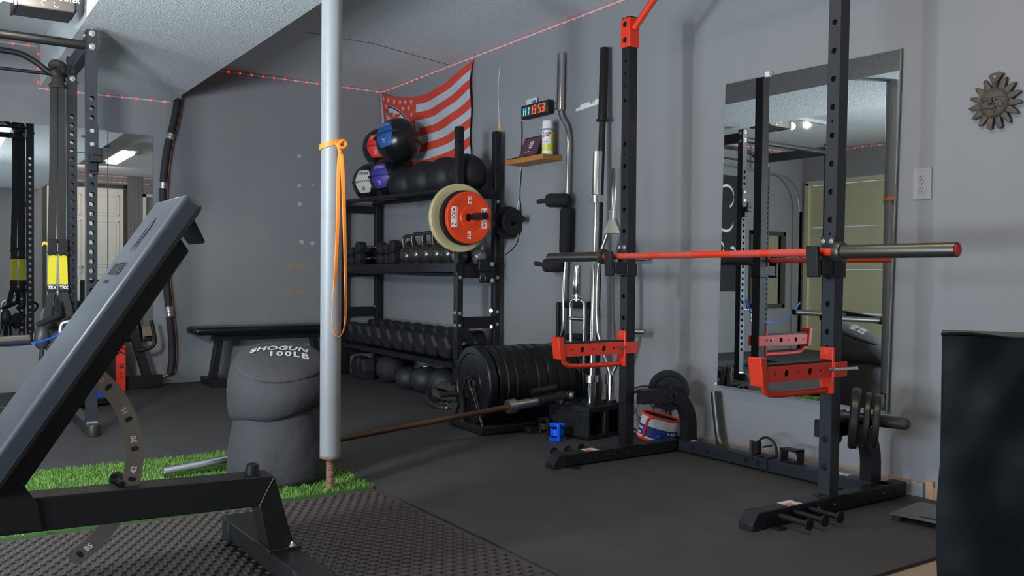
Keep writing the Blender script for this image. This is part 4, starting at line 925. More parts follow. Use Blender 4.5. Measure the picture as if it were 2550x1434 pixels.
def foam(p0,p1,r,name='foam_pad'):
    p0=V(p0);p1=V(p1);L=(p1-p0).length; mb=MB(); mb.lathe([(r*.55,0),(r*.85,.006),(r,.022),(r,L-.022),(r*.85,L-.006),(r*.55,L)],p0,p1-p0,28); return mb.build(name,m_foam,t)
foam(sb(1412,516,3.33),sb(1409,632,3.33),.042,'neck_pad')
foam(sb(1420,499,3.325),sb(1360,499,3.24),.043); foam(sb(1403,662,3.325),sb(1352,660,3.24),.043)
mb=MB(); mb.cyl(sb(1364,499,3.245),sb(1341,502,3.205),.014,n=14); mb.sph(sb(1341,502,3.205),.0138,12,8); mb.build('handle',m_foam,t)
mb=MB(); mb.cyl(sb(1357,660,3.245),sb(1334,656,3.205),.014,n=14); mb.sph(sb(1334,656,3.205),.0138,12,8); mb.build('handle',m_foam,t)
# hammer-curl bar
t=thing('hammer_curl_bar','short chrome hammer-curl bar with a rectangular handle frame','curl bar',(3.2,4.06,.2),group='bars standing in the bar holder')
X_=3.20
mb=MB(); mb.lathe([(.023,0),(.0245,.003),(.0245,.165),(.0225,.168)],sb(1437,732,3.2),(sb(1438.5,655,3.2)-sb(1437,732,3.2)).normalized(),28); mb.build('sleeve',m_chr,t)
mb=MB(); mb.lathe([(.012,-.03),(.012,0),(.031,.001),(.031,.008),(.012,.01),(.012,.03)],sb(1437,737,3.2),(0,0,1),28); mb.build('collar',m_chr,t)
mb=MB(); mb.tube([sb(1421,905,3.2),sb(1421,760,3.2),sb(1425,748,3.2),sb(1437,744,3.2),sb(1452,748,3.2),sb(1457,760,3.2),sb(1453,905,3.2)],.010,12,smooth=2); mb.tube([sb(1421,900,3.2),sb(1424,925,3.2),sb(1437,938,3.2),sb(1452,925,3.2),sb(1453,900,3.2)],.010,12,smooth=1); mb.build('handle_frame',m_chr,t)
for y in (792,860):
    mb=MB(); mb.cyl(sb(1421,y,3.2),sb(1455,y+2,3.2),.013,n=14); mb.build('grip',m_steel,t)
mb=MB(); mb.lathe([(.0245,0),(.0245,.15)],(sb(1437,938,3.2).x,sb(1437,938,3.2).y,sb(1437,938,3.2).z-.15),(0,0,1),24); mb.build('sleeve',m_chr,t)
# multi-grip black frame bar behind
t=thing('multi_grip_bar','black multi-grip frame bar standing between the chrome bars and the wall','grip bar',(3.32,4.25,.3),group='bars standing in the bar holder')
X_=3.345
for (a,b) in (((1390,752),(1390,880)),((1466,752),(1466,880))):
    mb=MB(); mb.cyl(sb(*a,3.358),sb(*b,3.358),.014,n=14); mb.build('frame_tube',m_blk,t)
for y in (758,838):
    mb=MB(); mb.cyl(sb(1414,y,3.345),sb(1470,y+2,3.345),.022,n=14); mb.build('foam_grip',m_foam,t)
mb=MB(); mb.cyl(sb(1434,880),sb(1434,1000),.022,n=14); mb.cyl(sb(1420,880),sb(1466,880),.018,n=12); mb.build('lower_sleeve',m_blk,t)
# ------------------------------------------------------------------ landmine barbell
L0=V((.868,3.955,.028)); pL=sock['L']; L1=V((pL.x-.035,pL.y,.222)); ax_=(L1-L0).normalized(); LL=(L1-L0).length
t=thing('landmine_barbell','rusty brown barbell lying from the grass strip up to the landmine pivot','barbell',L0)
mb=MB(); mb.cyl(along(L0,ax_,.40),along(L0,ax_,LL-.33),.0142,n=20); mb.build('shaft',m_rustbar,t)
mb=MB(); mb.lathe([(.022,0),(.0248,.003),(.0248,.40),(.0375,.402),(.0375,.43),(.016,.432)],L0,ax_,32); mb.build('sleeve',m_chr,t)
mb=MB(); mb.lathe([(.016,0),(.038,.002),(.0385,.045),(.026,.05),(.0252,.055),(.0252,.20)],along(L0,ax_,LL-.355),ax_,32); mb.build('sleeve',m_steel,t)
t=thing('landmine_pivot','black landmine sleeve with a handle tube and pivot bolt on the bar holder','landmine',(pL.x,pL.y,.195))
mb=MB(); mb.lathe([(.027,0),(.0305,.001),(.0305,.175),(.020,.18)],along(L0,ax_,LL-.175),ax_,28); mb.build('sleeve_tube',m_blk,t)
mb=MB(); mb.lathe([(.0145,0),(.0185,.0),(.0185,.15),(.0145,.15)],along(L0,ax_,LL-.20)+V((0,0,.055)),ax_,20); mb.beam(along(L0,ax_,LL-.10)+V((0,0,.028)),along(L0,ax_,LL-.10)+V((0,0,.045)),.012,.05,up=(1,0,0)); mb.build('handle_tube',m_blk,t)
mb=MB(); mb.cyl((pL.x+.0,pL.y,.180),(pL.x,pL.y,.21),.024,n=20); mb.bx(pL.x-.03,pL.x+.03,pL.y-.028,pL.y+.028,.200,.248); mb.build('pivot_yoke',m_blk,t,bev=.006)
bolt(t,(pL.x,pL.y-.028,.230),(0,-1,0),.012,.008)
mb=MB(); q=along(L0,ax_,LL-.06)+V((0,-.03,-.015)); mb.cyl(q,q+V((0,-.035,0)),.012,n=16); mb.sph(q+V((0,-.04,0)),.017,14,10); mb.build('locking_knob',m_blk,t)
# ------------------------------------------------------------------ collar clamps
def clamp(m,label,name='collar_clamp'):
    t=thing(name,label,'barbell clamp',(0,0,0),group='barbell collar clamps by the bar holder')
    mb=MB(); mb.lathe([(.027,-.018),(.038,-.018),(.038,.018),(.027,.018),(.027,-.018)],(0,0,.05),(0,0,1),24); mb.f=mb.f[:-2];mb.m=mb.m[:-2]; mb.build('clamp_ring',m,t,local=True,bev=.002)
    for z in (.012,.088):
        mb=MB(); mb.bx(-.04,.04,-.014,.014,z-.010,z+.010); mb.bx(-.014,.014,-.038,.030,z-.008,z+.008); mb.build('clamp_jaw',m,t,local=True,bev=.003)
    mb=MB(); mb.bx(-.008,.008,-.046,-.034,.004,.098); mb.build('clamp_lever',m,t,local=True,bev=.003)
    for s_ in (-1,1):
        mb=MB(); mb.cyl((s_*.030,-.006,.016),(s_*.030,-.006,.084),.007,n=10); mb.build('rubber_insert',m_rubk,t,local=True)
    return t
k=clamp(m_clb,'bright blue plastic barbell clamp standing on the mat by the bar holder'); k.location=(2.83,3.775,.0); k.rotation_euler=(0,0,-.45)
k=clamp(m_rubk,'black plastic barbell clamp standing left of the blue one'); k.location=(2.885,3.96,.0); k.rotation_euler=(0,0,-.2)
mb=MB(); mb.bx(2.80,2.86,3.985,4.04,.001,.042); tag(mb.build('rubber_block',m_rubk,bev=.004),'small black rubber block on the mat left of the black clamp','block')
# ================================================================== FLAG
FL=V((W-.012,7.06,2.455)); FWD,FHT=1.525,.90
def cloth(u,v,off=0):
    y=7.065-FWD*u*(1-.012*v); sag=4*.135*u*(1-u)*(1-.35*v); z=2.462-.015*u-sag-FHT*v
    x=W-.016-.012*(1+math.sin(9*u-5.0*v+.6))*.9-.006*math.sin(23*u-12*v)-off
    y+=.010*math.sin(14*v+6*u)
    return V((x,y,z))
t=thing('wall_flag','red and white striped team flag with white stars and an arrowhead emblem','flag',(W-.02,6.3,1.55))
NU,NV=78,52; H0=.028; CU_=.40
mb=MB(); vs=[cloth(i/NU,j/NV) for j in range(NV+1) for i in range(NU+1)]+[cloth(i/NU,j/NV,-.0015) for j in range(NV+1) for i in range(NU+1)]
mb.v=vs; K=(NU+1)*(NV+1)
for j in range(NV):
    for i in range(NU):
        u=(i+.5)/NU; v=(j+.5)/NV; st=int(v*13)
        w_=1 if (st%2==1 and u>CU_+H0) or u<H0 or (st%2==1 and v>7/13. and u>H0) else 0
        a=j*(NU+1)+i; mb.f.append((a,a+1,a+NU+2,a+NU+1)); mb.m.append(w_); mb.f.append((K+a+NU+1,K+a+NU+2,K+a+1,K+a)); mb.m.append(w_)
mb.build('cloth',[m_fred,m_fwht],t,ang=3)
def on_cloth(pts,m,name,off): 
    for poly in pts: mb=MB(); mb.add([cloth(p[0],p[1],off) for p in poly],[tuple(range(len(poly)))]); mb.build(name,m,t,smooth=False)
st=[]
for r_ in range(7):
    for c_i in range(6 if r_%2==0 else 5):
        cx=H0+.035+c_i*.063+(0 if r_%2==0 else .031); cy=.045+r_*.062
        if r_>=1 and cx<.335 and not(cx<.11 and cy<.14) and not (cx>.27 and cy<.12): continue
        if cx>.40: continue
        st.append([(cx+p[0],cy-p[1]*1.68) for p in star((0,0),.019)])
on_cloth(st,m_fwht,'star_print',.003)
def arrow(k=1.0,cx=.215,cy=.285):
    P=[(-.155,-.14),(-.135,-.105),(-.088,-.10),(-.092,-.19),(-.06,-.195),(-.02,-.185),(.02,-.165),(.06,-.135),(.10,-.095),(.14,-.045),(.165,.0),(.15,.05),(.12,.10),(.07,.15),(.0,.20),(-.06,.22),(-.10,.15),(-.13,.03)]
    return [(cx+p[0]*k,cy+p[1]*k) for p in P]
on_cloth([arrow(1.0)],m_fwht,'emblem_border',.004); on_cloth([arrow(.955)],m_txtg,'emblem_outline',.0055); on_cloth([arrow(.88)],m_fwht,'emblem_field',.007)
vs,fs=text_mesh('K',.22,.012,.0002,.25); mb=MB(); mb.add([cloth(.168+v.x*.80,.265-v.y*1.10,.009+v.z) for v in vs],fs)
vs,fs=text_mesh('C',.20,.012,.0002,.25); mb.add([cloth(.258+v.x*.80,.30-v.y*1.10,.010+v.z) for v in vs],fs); mb.build('emblem_letters',m_fred,t,smooth=False)
# ================================================================== CLOCK, SHELF, TABLET, WIPES
t=thing('interval_timer','black LED interval timer on the wall above the wooden shelf','timer',(3.34,4.72,1.95))
A_=at(1297,297,X=3.325); B_=at(1364,282,X=3.325); tz=at(1297,265,X=3.325).z
y0,y1=A_.y,B_.y; zb=(A_.z+B_.z)/2; zt=tz
mb=MB(); mb.bx(3.325,3.372,y1,y0,zb,zt); mb.build('housing',m_rubk,t,bev=.006)
mb=MB(); mb.bx(3.3238,3.3255,y1+.012,y0-.012,zb+.012,zt-.012); mb.build('display_window',m_glass,t,smooth=False)
SEG={'H':'bcefg','1':'bc','3':'abcdg','5':'acdfg','I':'bc'}
def digit(ch,yc,m):
    h=.050;w_=.024;g=.0045;zc_=(zb+zt)/2; sl=.10
    S={'a':((-w_/2,h/2),(w_/2,h/2)),'g':((-w_/2,0),(w_/2,0)),'d':((-w_/2,-h/2),(w_/2,-h/2)),'b':((w_/2,h/2),(w_/2,0)),'c':((w_/2,0),(w_/2,-h/2)),'f':((-w_/2,h/2),(-w_/2,0)),'e':((-w_/2,0),(-w_/2,-h/2))}
    mb=MB()
    for s_ in SEG[ch]:
        (a,b),(c,d)=S[s_]; p=V((3.3225,yc-(a+b*sl),zc_+b)); q=V((3.3225,yc-(c+d*sl),zc_+d)); dd=(q-p)*.10; mb.beam(p+dd,q-dd,.002,g,up=(q-p).cross(V((1,0,0))))
    mb.build('digit',m,t,smooth=False)
span=y0-y1
for ch,f,m in (('H',.16,m_digb),('I',.27,m_digb),('1',.41,m_digr),('3',.53,m_digr),('5',.71,m_digr),('3',.84,m_digr)): digit(ch,y0-span*f,m)
mb=MB(); mb.bx(3.37,W,y1+.05,y0-.05,zb+.02,zt-.02); mb.build('wall_bracket',m_blk,t)
mb=MB(); mb.tube([(3.36,y1-.002,zt-.015),(3.35,y1-.03,zt-.03),(3.355,y1-.03,zb+.03),(3.365,y1-.002,zb+.02)],.004,8,smooth=2); mb.build('cable_loop',m_blk,t)
mb=MB(); a=at(1312,262,X=3.365); b=at(1338,243,X=3.365); mb.bx(3.362,3.366,b.y,a.y,zt-.01,zt+.045); tag(mb.build('instruction_card',m_dots,None,smooth=False),'small printed instruction card tucked above the LED timer','card')
mb=MB(); mb.bx(3.3612,3.3619,b.y+.008,b.y+.05,zt+.003,zt+.03); mb.build('print_block',m_blc,bpy.data.objects['instruction_card'],smooth=False)
mb=MB(); a=at(1299,300,X=3.368); mb.tube([(3.368,a.y,zb),(3.37,a.y-.002,zb-.10),(3.372,a.y+.006,zb-.19),(3.368,a.y+.004,1.66),(3.374,a.y+.01,1.55),(3.374,a.y+.03,1.42),(3.374,a.y+.005,1.33),(3.374,a.y+.02,1.17),(3.374,a.y+.06,1.08),(3.374,a.y+.20,1.02)],.0028,6,smooth=2); mb.build('power_cord',m_blk,bpy.data.objects['interval_timer'])
t=thing('wooden_shelf','small brown wooden floating shelf on the wall below the timer','shelf',(3.3,4.69,1.607))
mb=MB(); mb.bx(3.228,W-.001,4.475,4.895,1.607,1.640); mb.build('board',m_woods,t,bev=.002)
t=thing('tablet','black tablet with a dark maroon screen propped on the wooden shelf','tablet',(3.29,4.69,1.641))
zS=1.641
def tb_(u,v,o=0): # u along -y 0..1, v up
    return V((3.262+.055*v-o,4.80-.205*u,zS+.004+.135*v))
mb=MB(); mb.add([tb_(0,0),tb_(1,0),tb_(1,1),tb_(0,1),tb_(0,0,-.008),tb_(1,0,-.008),tb_(1,1,-.008),tb_(0,1,-.008)],[(0,3,2,1),(4,5,6,7),(0,1,5,4),(1,2,6,5),(2,3,7,6),(3,0,4,7)]); mb.build('case',m_rubk,t,bev=.002)
mb=MB(); mb.add([tb_(.04,.06,.0006),tb_(.96,.06,.0006),tb_(.96,.94,.0006),tb_(.04,.94,.0006)],[(0,3,2,1)]); mb.build('screen',m_scr,t,smooth=False)
mb=MB(); 
for (u0,u1,v0,v1) in ((.42,.58,.42,.50),(.40,.45,.56,.74),(.47,.52,.60,.78),(.55,.60,.58,.80),(.42,.60,.53,.57)): mb.add([tb_(u0,v0,.0012),tb_(u1,v0,.0012),tb_(u1,v1,.0012),tb_(u0,v1,.0012)],[(0,3,2,1)])
mb.add([tb_(.28,.25,.0012),tb_(.55,.25,.0012),tb_(.55,.275,.0012),tb_(.28,.275,.0012)],[(0,3,2,1)]); mb.build('screen_graphic',m_dots,t,smooth=False)
mb=MB(); mb.bx(3.240,3.262,4.72,4.89,zS,zS+.008); mb.build('folded_keyboard',m_rubk,t,bev=.001)
t=thing('wipes_canister','white and yellow disinfecting wipes canister on the shelf beside the tablet','canister',(3.285,4.515,zS))
cx,cy=3.29,4.512
mb=MB(); mb.lathe([(.034,0),(.0355,.004),(.0355,.022),(.0355,.022)],(cx,cy,zS),n=32); mb.build('can_base',m_white,t)
mb=MB(); mb.lathe([(.0352,.022),(.0355,.0225),(.0355,.160),(.0352,.161)],(cx,cy,zS),n=40); mb.build('yellow_label',m_yelc,t)
def cyl_patch(a0,a1,z0,z1,m,name,r=.0360,poly=None):
    mb=MB(); n=10; vs=[]
    for i in range(n+1):
        a=a0+(a1-a0)*i/n; z0_=z0(i/n) if callable(z0) else z0; z1_=z1(i/n) if callable(z1) else z1
        vs+=[(cx+r*math.cos(a),cy+r*math.sin(a),zS+z0_),(cx+r*math.cos(a),cy+r*math.sin(a),zS+z1_)]
    mb.add(vs,[(2*i,2*i+2,2*i+3,2*i+1) for i in range(n)]); return mb.build(name,m,t)
fa=math.atan2(-cy,-cx)   # direction from the can towards the room
cyl_patch(fa-1.5,fa+1.5,.150,.161,m_blc,'blue_label_band',.0358)
cyl_patch(fa-1.3,fa+.55,lambda q:.045+.02*q,.150,m_white,'white_label_area',.0359)
cyl_patch(fa-1.2,fa+.35,lambda q:.103+.012*q,lambda q:.109+.012*q,m_red,'red_label_swash',.0364)
cyl_patch(fa-1.0,fa+.2,.060,.064,m_txtg,'fine_print',.0363); cyl_patch(fa-1.0,fa+.1,.075,.078,m_txtg,'fine_print',.0363); 
text('Lysol',.034,(0,0,0),(1,0,0),(0,0,1),m_blc,t,'brand_lettering',bold=.0006,italic=.2,fn=lambda v:V((cx+.0366*math.cos(fa-.22+v.x/.0366*.75),cy+.0366*math.sin(fa-.22+v.x/.0366*.75),zS+.130+v.y*1.0+v.x*.12)))
mb=MB(); mb.lathe([(.034,.161),(.0355,.163),(.0355,.178),(.033,.182),(.034,.183),(.034,.205),(.030,.212)],(cx,cy,zS),n=36); mb.build('lid',m_white,t)
mb=MB(); mb.tube([(3.33,4.80,1.655),(3.34,4.84,1.70),(3.35,4.88,1.66),(3.372,4.93,1.60),(3.374,4.94,1.45),(3.372,4.97,1.30),(3.372,4.96,1.22),(3.36,5.0,1.18),(3.372,5.03,1.15)],.0022,6,smooth=2); tag(mb.build('charging_cable',m_white),'thin white charging cable hanging from the wooden shelf','cable')
# white bracket on wall
t=thing('wall_hook_rail','white plastic tool-clip rail on the wall behind the tall bars','hook rail',(W-.01,4.22,1.91))
mb=MB(); a=at(1437,268,X=W); b=at(1496,248,X=W); mb.beam((W-.006,a.y,a.z-.010),(W-.006,b.y,b.z-.010),.010,.034); mb.build('rail',m_white,t,bev=.002)
for f in (.15,.75):
    p=V((W-.018,a.y+(b.y-a.y)*f,a.z+(b.z-a.z)*f)); mb=MB(); mb.bx(p.x-.008,p.x+.010,p.y-.018,p.y+.018,p.z-.012,p.z+.006); mb.build('clip',m_alum,t,bev=.002)
mb=MB(); mb.tube([at(1245,165,X=W-.003),at(1240,220,X=W-.003),at(1243,300,X=W-.003),at(1243,320,X=W-.003)],.0018,6,smooth=1); tag(mb.build('wall_string',m_white),'thin white string hanging down the wall right of the flag','string')
# ================================================================== OUTLET + SUN
t=thing('wall_outlet','white double wall outlet plate right of the mirror','wall outlet',(W-.004,2.057,1.265))
ya_,yb_,za_,zb_=2.017,2.097,1.203,1.330
mb=MB(); mb.bx(W-.006,W-.0005,ya_,yb_,za_,zb_); mb.build('cover_plate',m_outl,t,bev=.002)
for zc_ in (1.290,1.243):
    mb=MB(); mb.lathe([(.0165,0),(.0165,.0022),(.0155,.0026)],(W-.006,2.057,zc_),(-1,0,0),28,sc=(1,.95)); mb.build('socket',m_outl,t)
    mb=MB(); mb.bx(W-.0092,W-.0084,2.062,2.0645,zc_+.0,zc_+.009); mb.bx(W-.0092,W-.0084,2.0495,2.052,zc_+.0,zc_+.009); mb.cyl((W-.0092,2.057,zc_-.007),(W-.0084,2.057,zc_-.007),.0028,n=10); mb.build('slot',m_txtk,t,smooth=False)
bolt(t,(W-.006,2.057,1.2665),(-1,0,0),.0025,.001)
t=thing('sun_wall_ornament','carved bronze smiling sun ornament hung on the wall','wall ornament',(W-.02,1.766,1.548))
C0=V((W-.012,1.764,1.545)); ey=V((0,-1,0)); ez=V((0,0,1)); ex=V((-1,0,0))
def sp(a,r,h=0): return C0+ey*(r*math.sin(a))+ez*(r*math.cos(a))+ex*h
for i in range(15):
    a=i*2*PI/15
    mb=MB(); R0=.040; R1=.100 if i else .113; da=.20
    if i==0: pts=[(-.13,R0),(-.12,.075),(-.24,.108),(-.10,.113),(.12,.116),(.28,.110),(.13,.08),(.15,R0)]
    elif i in(7,8): pts=[(-da,R0),(-da*.75,.07),(-.10,R1*.97),(0,R1),(.10,R1*.97),(da*.75,.07),(da,R0)]
    else: pts=[(-da,R0),(-da*.95,.066),(-da*.35,R1*.93),(.02,R1),(da*.25,R1*.95),(da*.95,.066),(da,R0)]
    top=[sp(a+p,r,.004+.006*(1-abs(r-.07)/.07)) for p,r in pts]; bot=[sp(a+p,r,-.006) for p,r in pts]; k=len(pts); ctr=sp(a,.072,.016)
    mb.add(top+bot+[ctr],[(i_,(i_+1)%k,2*k) for i_ in range(k)]+[(i_,k+i_,k+(i_+1)%k,(i_+1)%k) for i_ in range(k)]); mb.build('ray',m_brz,t,ang=.5)
mb=MB(); mb.lathe([(.0575,-.008),(.0575,.008),(.054,.016),(.045,.022),(.030,.027),(.0,.029)],C0,ex,36); mb.build('face_disc',m_brz,t)
def fp(y,z,h=.0): 
    r=math.hypot(y,z); return C0+ey*y+ez*z+ex*(.029-.013*(r/.0575)**2*1.2+h)
mb=MB()
for s_ in (-1,1):
    mb.tube([fp(s_*.010,.012),fp(s_*.020,.021,.003),fp(s_*.034,.020,.003),fp(s_*.042,.012)],.0035,8,smooth=2)
    mb.sph(fp(s_*.030,-.010,-.002),.014,14,10,(.6,1,1))
mb.tube([fp(0,.018,.002),fp(.001,.004,.007),fp(.002,-.006,.010)],[.004,.005,.007],10); mb.sph(fp(-.006,-.007,.003),.005,10,8);mb.sph(fp(.009,-.007,.003),.005,10,8)
mb.tube([fp(-.026,-.016,.002),fp(-.010,-.020,.005),fp(.012,-.019,.005),fp(.028,-.012,.002)],.0034,8,smooth=2); mb.tube([fp(-.018,-.028,.002),fp(0,-.036,.004),fp(.020,-.027,.002)],.0036,8,smooth=2)
mb.build('facial_relief',m_brz,t)
mb=MB()
for s_ in (-1,1): mb.tube([fp(s_*.012,.004,.002),fp(s_*.022,.010,.0025),fp(s_*.036,.005,.002)],.0016,6,smooth=2)
mb.prism([(-.022,-.019),(-.004,-.024),(.024,-.016),(.012,-.030),(-.002,-.032)],C0+ex*.0245,ey,ez,ex*.003); mb.build('carved_recess',m_txtk,t,smooth=False)
mb=MB(); mb.cyl(sp(.02,.098,.004),sp(.02,.098,.012),.0035,n=12); mb.build('hanging_nail',m_bolt,t)
# ================================================================== SCALE + PADDED BLOCK + BAG
t=thing('bathroom_scale','flat dark glass bathroom scale on the mat beside the padded block','scale',(3.07,1.80,0))
q0=at(2214,1276,Z=.028);q1=at(2290,1248,Z=.028); e1=(q1-q0); e2=V((e1.y,-e1.x,0)); q2=q1+e2; q3=q0+e2
mb=MB(); mb.add([q0,q1,q2,q3]+[p-V((0,0,.006)) for p in (q0,q1,q2,q3)],[(0,3,2,1),(4,5,6,7),(0,1,5,4),(1,2,6,5),(2,3,7,6),(3,0,4,7)]); mb.build('glass_platform',m_glass,t,bev=.0015)
cc=(q0+q2)/2
for q in (q0,q1,q2,q3):
    p=q+(cc-q)*.18; mb=MB(); mb.cyl((p.x,p.y,.001),(p.x,p.y,.0218),.017,.019,n=18); mb.build('foot',m_rubk,t)
mb=MB(); p=q0+(q3-q0)*.5+e1*.10; mb.add([p-e2*.13+V((0,0,.0004)),p+e2*.13+V((0,0,.0004)),p+e2*.13+e1*.08+V((0,0,.0004)),p-e2*.13+e1*.08+V((0,0,.0004))],[(0,1,2,3)]); mb.build('display_window',m_txtk,t,smooth=False)
# padded block, right foreground
t=thing('padded_block','tall black vinyl padded block with creased cover in the right foreground','padded block',(2.0,1.0,0))
fdir=V((.50,-.866,0)); ndir=V((-.866,-.50,0)); c0=V((1.795,1.045,0)); BWd,BH,BD=.62,.765,.17
def bpnt(u,v,d): # face point with creases
    w_=.012*math.sin(11*u+7*v+2)*math.sin(5*v+1.5+3*u)+.009*math.sin(26*u-19*v)*math.exp(-4*(1-v))+.006*math.sin(40*v)*math.exp(-8*u)
    e=min(u,1-u)*6; e=min(1,e); e2=min(1,(1-v)*9)
    side=.006*math.sin(9*v+.5)*(1-min(1,u*5))
    return c0+fdir*(u*BWd+side)+ndir*(-.012*(1-e)**2-.012*(1-e2)**2+w_*e*.9)+V((0,0,v*BH))
mb=MB(); n1,n2=44,60
for j in range(n2+1):
    for i in range(n1+1): mb.v.append(bpnt(i/n1,j/n2,0))
for j in range(n2):
    for i in range(n1): a=j*(n1+1)+i; mb.f.append((a,a+1,a+n1+2,a+n1+1)); mb.m.append(0)
b=len(mb.v)
bk_=[]
for j in range(n2+1):
    for s_ in (0,1): mb.v.append(c0+fdir*(BWd*s_)-ndir*BD+V((0,0,BH*j/n2)))
for j in range(n2):
    l=j*(n1+1); mb.f.append((l+n1+1,l,b+2*j,b+2*j+2)); mb.m.append(0); r_=l+n1; mb.f.append((r_,r_+n1+1,b+2*j+3,b+2*j+1)); mb.m.append(0); mb.f.append((b+2*j,b+2*j+2,b+2*j+3,b+2*j+1)); mb.m.append(0)
mb.build('creased_cover',m_vinylb,t,ang=1.2)
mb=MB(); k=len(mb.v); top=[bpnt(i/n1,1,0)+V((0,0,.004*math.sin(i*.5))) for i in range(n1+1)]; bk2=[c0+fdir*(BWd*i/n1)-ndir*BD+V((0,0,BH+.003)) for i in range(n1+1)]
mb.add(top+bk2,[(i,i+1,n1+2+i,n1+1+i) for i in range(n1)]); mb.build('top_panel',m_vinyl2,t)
mb=MB(); mb.tube([p+V((0,0,.001)) for p in top],.0035,8); mb.build('seam_piping',m_vinylb,t)
# sandbag
t=thing('sandbag','big dark grey weighted sandbag with a folded top beside the white pole','sandbag',(1.26,3.68,0))
BXc,BYc=1.285,3.69
mb=MB(); pr=[(.215,.004),(.232,.012),(.240,.05),(.238,.12),(.228,.20),(.212,.27),(.204,.33),(.19,.36)]
nn_=56; vs=[]
for (r,z) in pr:
    for i in range(nn_):
        a=2*PI*i/nn_; rr=r*(1+.012*math.sin(5*a+z*9)+.008*math.sin(9*a-z*25)); vs.append((BXc+rr*.90*math.cos(a)*(1 if True else 1),BYc+rr*.86*math.sin(a),z))
fs=[(j*nn_+i,j*nn_+(i+1)%nn_,(j+1)*nn_+(i+1)%nn_,(j+1)*nn_+i) for j in range(len(pr)-1) for i in range(nn_)]+[tuple(range(nn_-1,-1,-1)),tuple((len(pr)-1)*nn_+i for i in range(nn_))]
mb.add(vs,fs); mb.build('bag_body',m_canvas,t,ang=1.5,sub=1)
mb=MB(); vs=[]; pr=[(.17,.300),(.213,.298),(.231,.318),(.240,.38),(.238,.44),(.226,.49),(.214,.512),(.205,.518)]
for (r,z) in pr:
    for i in range(nn_):
        a=2*PI*i/nn_; fold=.010*math.sin(34*(z+.05*math.cos(a)))*max(0,math.cos(a-.2))*(1 if z<.46 else .2); rr=r*(1+.02*math.sin(3*a+1))+fold
        kk=max(0,min(1,(z-.34)/.15)); zz=z+.03*math.cos(a)*(1 if z<.36 else .6)+.006*math.sin(4*a)+kk*(.33*rr*.86*math.sin(a)-.012)
        vs.append((BXc+rr*.92*math.cos(a),BYc+rr*.86*math.sin(a),zz))
fs=[(j*nn_+i,j*nn_+(i+1)%nn_,(j+1)*nn_+(i+1)%nn_,(j+1)*nn_+i) for j in range(len(pr)-1) for i in range(nn_)]+[tuple(range(nn_-1,-1,-1)),tuple((len(pr)-1)*nn_+i for i in range(nn_))]
mb.add(vs,fs); mb.build('folded_collar',m_canvas,t,ang=1.5,sub=1)
mb=MB(); vs=[]; pr=[(.222,.505),(.215,.522),(.19,.545),(.13,.562),(.05,.57),(.002,.571)]
def lidz(a,z,r): return z-.016+.020*math.cos(a)*(r/.22)+.33*r*.86*math.sin(a)
for (r,z) in pr:
    for i in range(nn_):
        a=2*PI*i/nn_; rr=r*(1+.015*math.sin(4*a)); vs.append((BXc+rr*.91*math.cos(a),BYc+rr*.86*math.sin(a),lidz(a,z,r)))
fs=[(j*nn_+i,j*nn_+(i+1)%nn_,(j+1)*nn_+(i+1)%nn_,(j+1)*nn_+i) for j in range(len(pr)-1) for i in range(nn_)]+[tuple(range(nn_-1,-1,-1))]
mb.add(vs,fs); mb.build('top_flap',m_canvas,t,ang=1.5,sub=1)
bxd=V((math.cos(YAW-.25),-math.sin(YAW-.25),0)).normalized(); byd=V((math.sin(YAW-.25),math.cos(YAW-.25),0)).normalized()
def bagfn(p0):
    def f(v):
        q=p0+bxd*v.x+byd*v.y
        rr=min(.999,math.hypot((q.x-BXc)/.91,(q.y-BYc)/.86)/.222); z=.571-.07*rr**3.2+.0; a=math.atan2((q.y-BYc)/.86,(q.x-BXc)/.91)
        return V((q.x,q.y,lidz(a,z,rr*.22)+.004))
    return f
text('SHOGUN',.055,(0,0,0),(1,0,0),(0,1,0),m_txtw,t,bold=.002,italic=.2,sp=1.05,fn=bagfn(V((1.285,3.705,0))))
text('100LB',.055,(0,0,0),(1,0,0),(0,1,0),m_txtw,t,'weight_number',bold=.002,sp=1.25,fn=bagfn(V((1.305,3.640,0))))
# ================================================================== ADJUSTABLE BENCH
t=thing('adjustable_bench','dark adjustable weight bench with its back pad raised, left foreground','weight bench',(.2,2.54,0))
YB=2.545
s0=V((.175,0,.490));s1=V((.577,0,1.085)); ud=(s1-s0).normalized(); nd=V((-ud.z,0,ud.x))   # nd: out of the pad face (up-left)
def bpad(u,n,y): p=s0+ud*u+nd*n; return V((p.x,y,p.z))
# pad: rounded-section slab
def pad(u0,u1,th,y0,y1,name,origin=None,m=m_vinyl):
    mb=MB(); mb.add([bpad(u0,0,y0),bpad(u1,0,y0),bpad(u1,0,y1),bpad(u0,0,y1),bpad(u0,-th,y0),bpad(u1,-th,y0),bpad(u1,-th,y1),bpad(u0,-th,y1)],[(0,1,2,3),(7,6,5,4),(4,5,1,0),(5,6,2,1),(6,7,3,2),(7,4,0,3)])
    return mb.build(name,m,t,bev=.014,seg=4)
Lp=(s1-s0).length
pad(-.16,Lp+.012,.060,2.405,2.745,'back_pad')
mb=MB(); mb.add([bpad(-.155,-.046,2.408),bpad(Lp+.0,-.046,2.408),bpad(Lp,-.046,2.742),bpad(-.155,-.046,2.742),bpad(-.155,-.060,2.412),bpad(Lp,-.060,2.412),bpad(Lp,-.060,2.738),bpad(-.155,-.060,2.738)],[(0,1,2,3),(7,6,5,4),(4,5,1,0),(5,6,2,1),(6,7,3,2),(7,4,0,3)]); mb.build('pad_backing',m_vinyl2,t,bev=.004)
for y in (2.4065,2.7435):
    mb=MB(); mb.tube([bpad(-.14,-.047,y),bpad(Lp-.012,-.047,y)],.0022,8); mb.build('pad_piping',m_vinyl2,t)
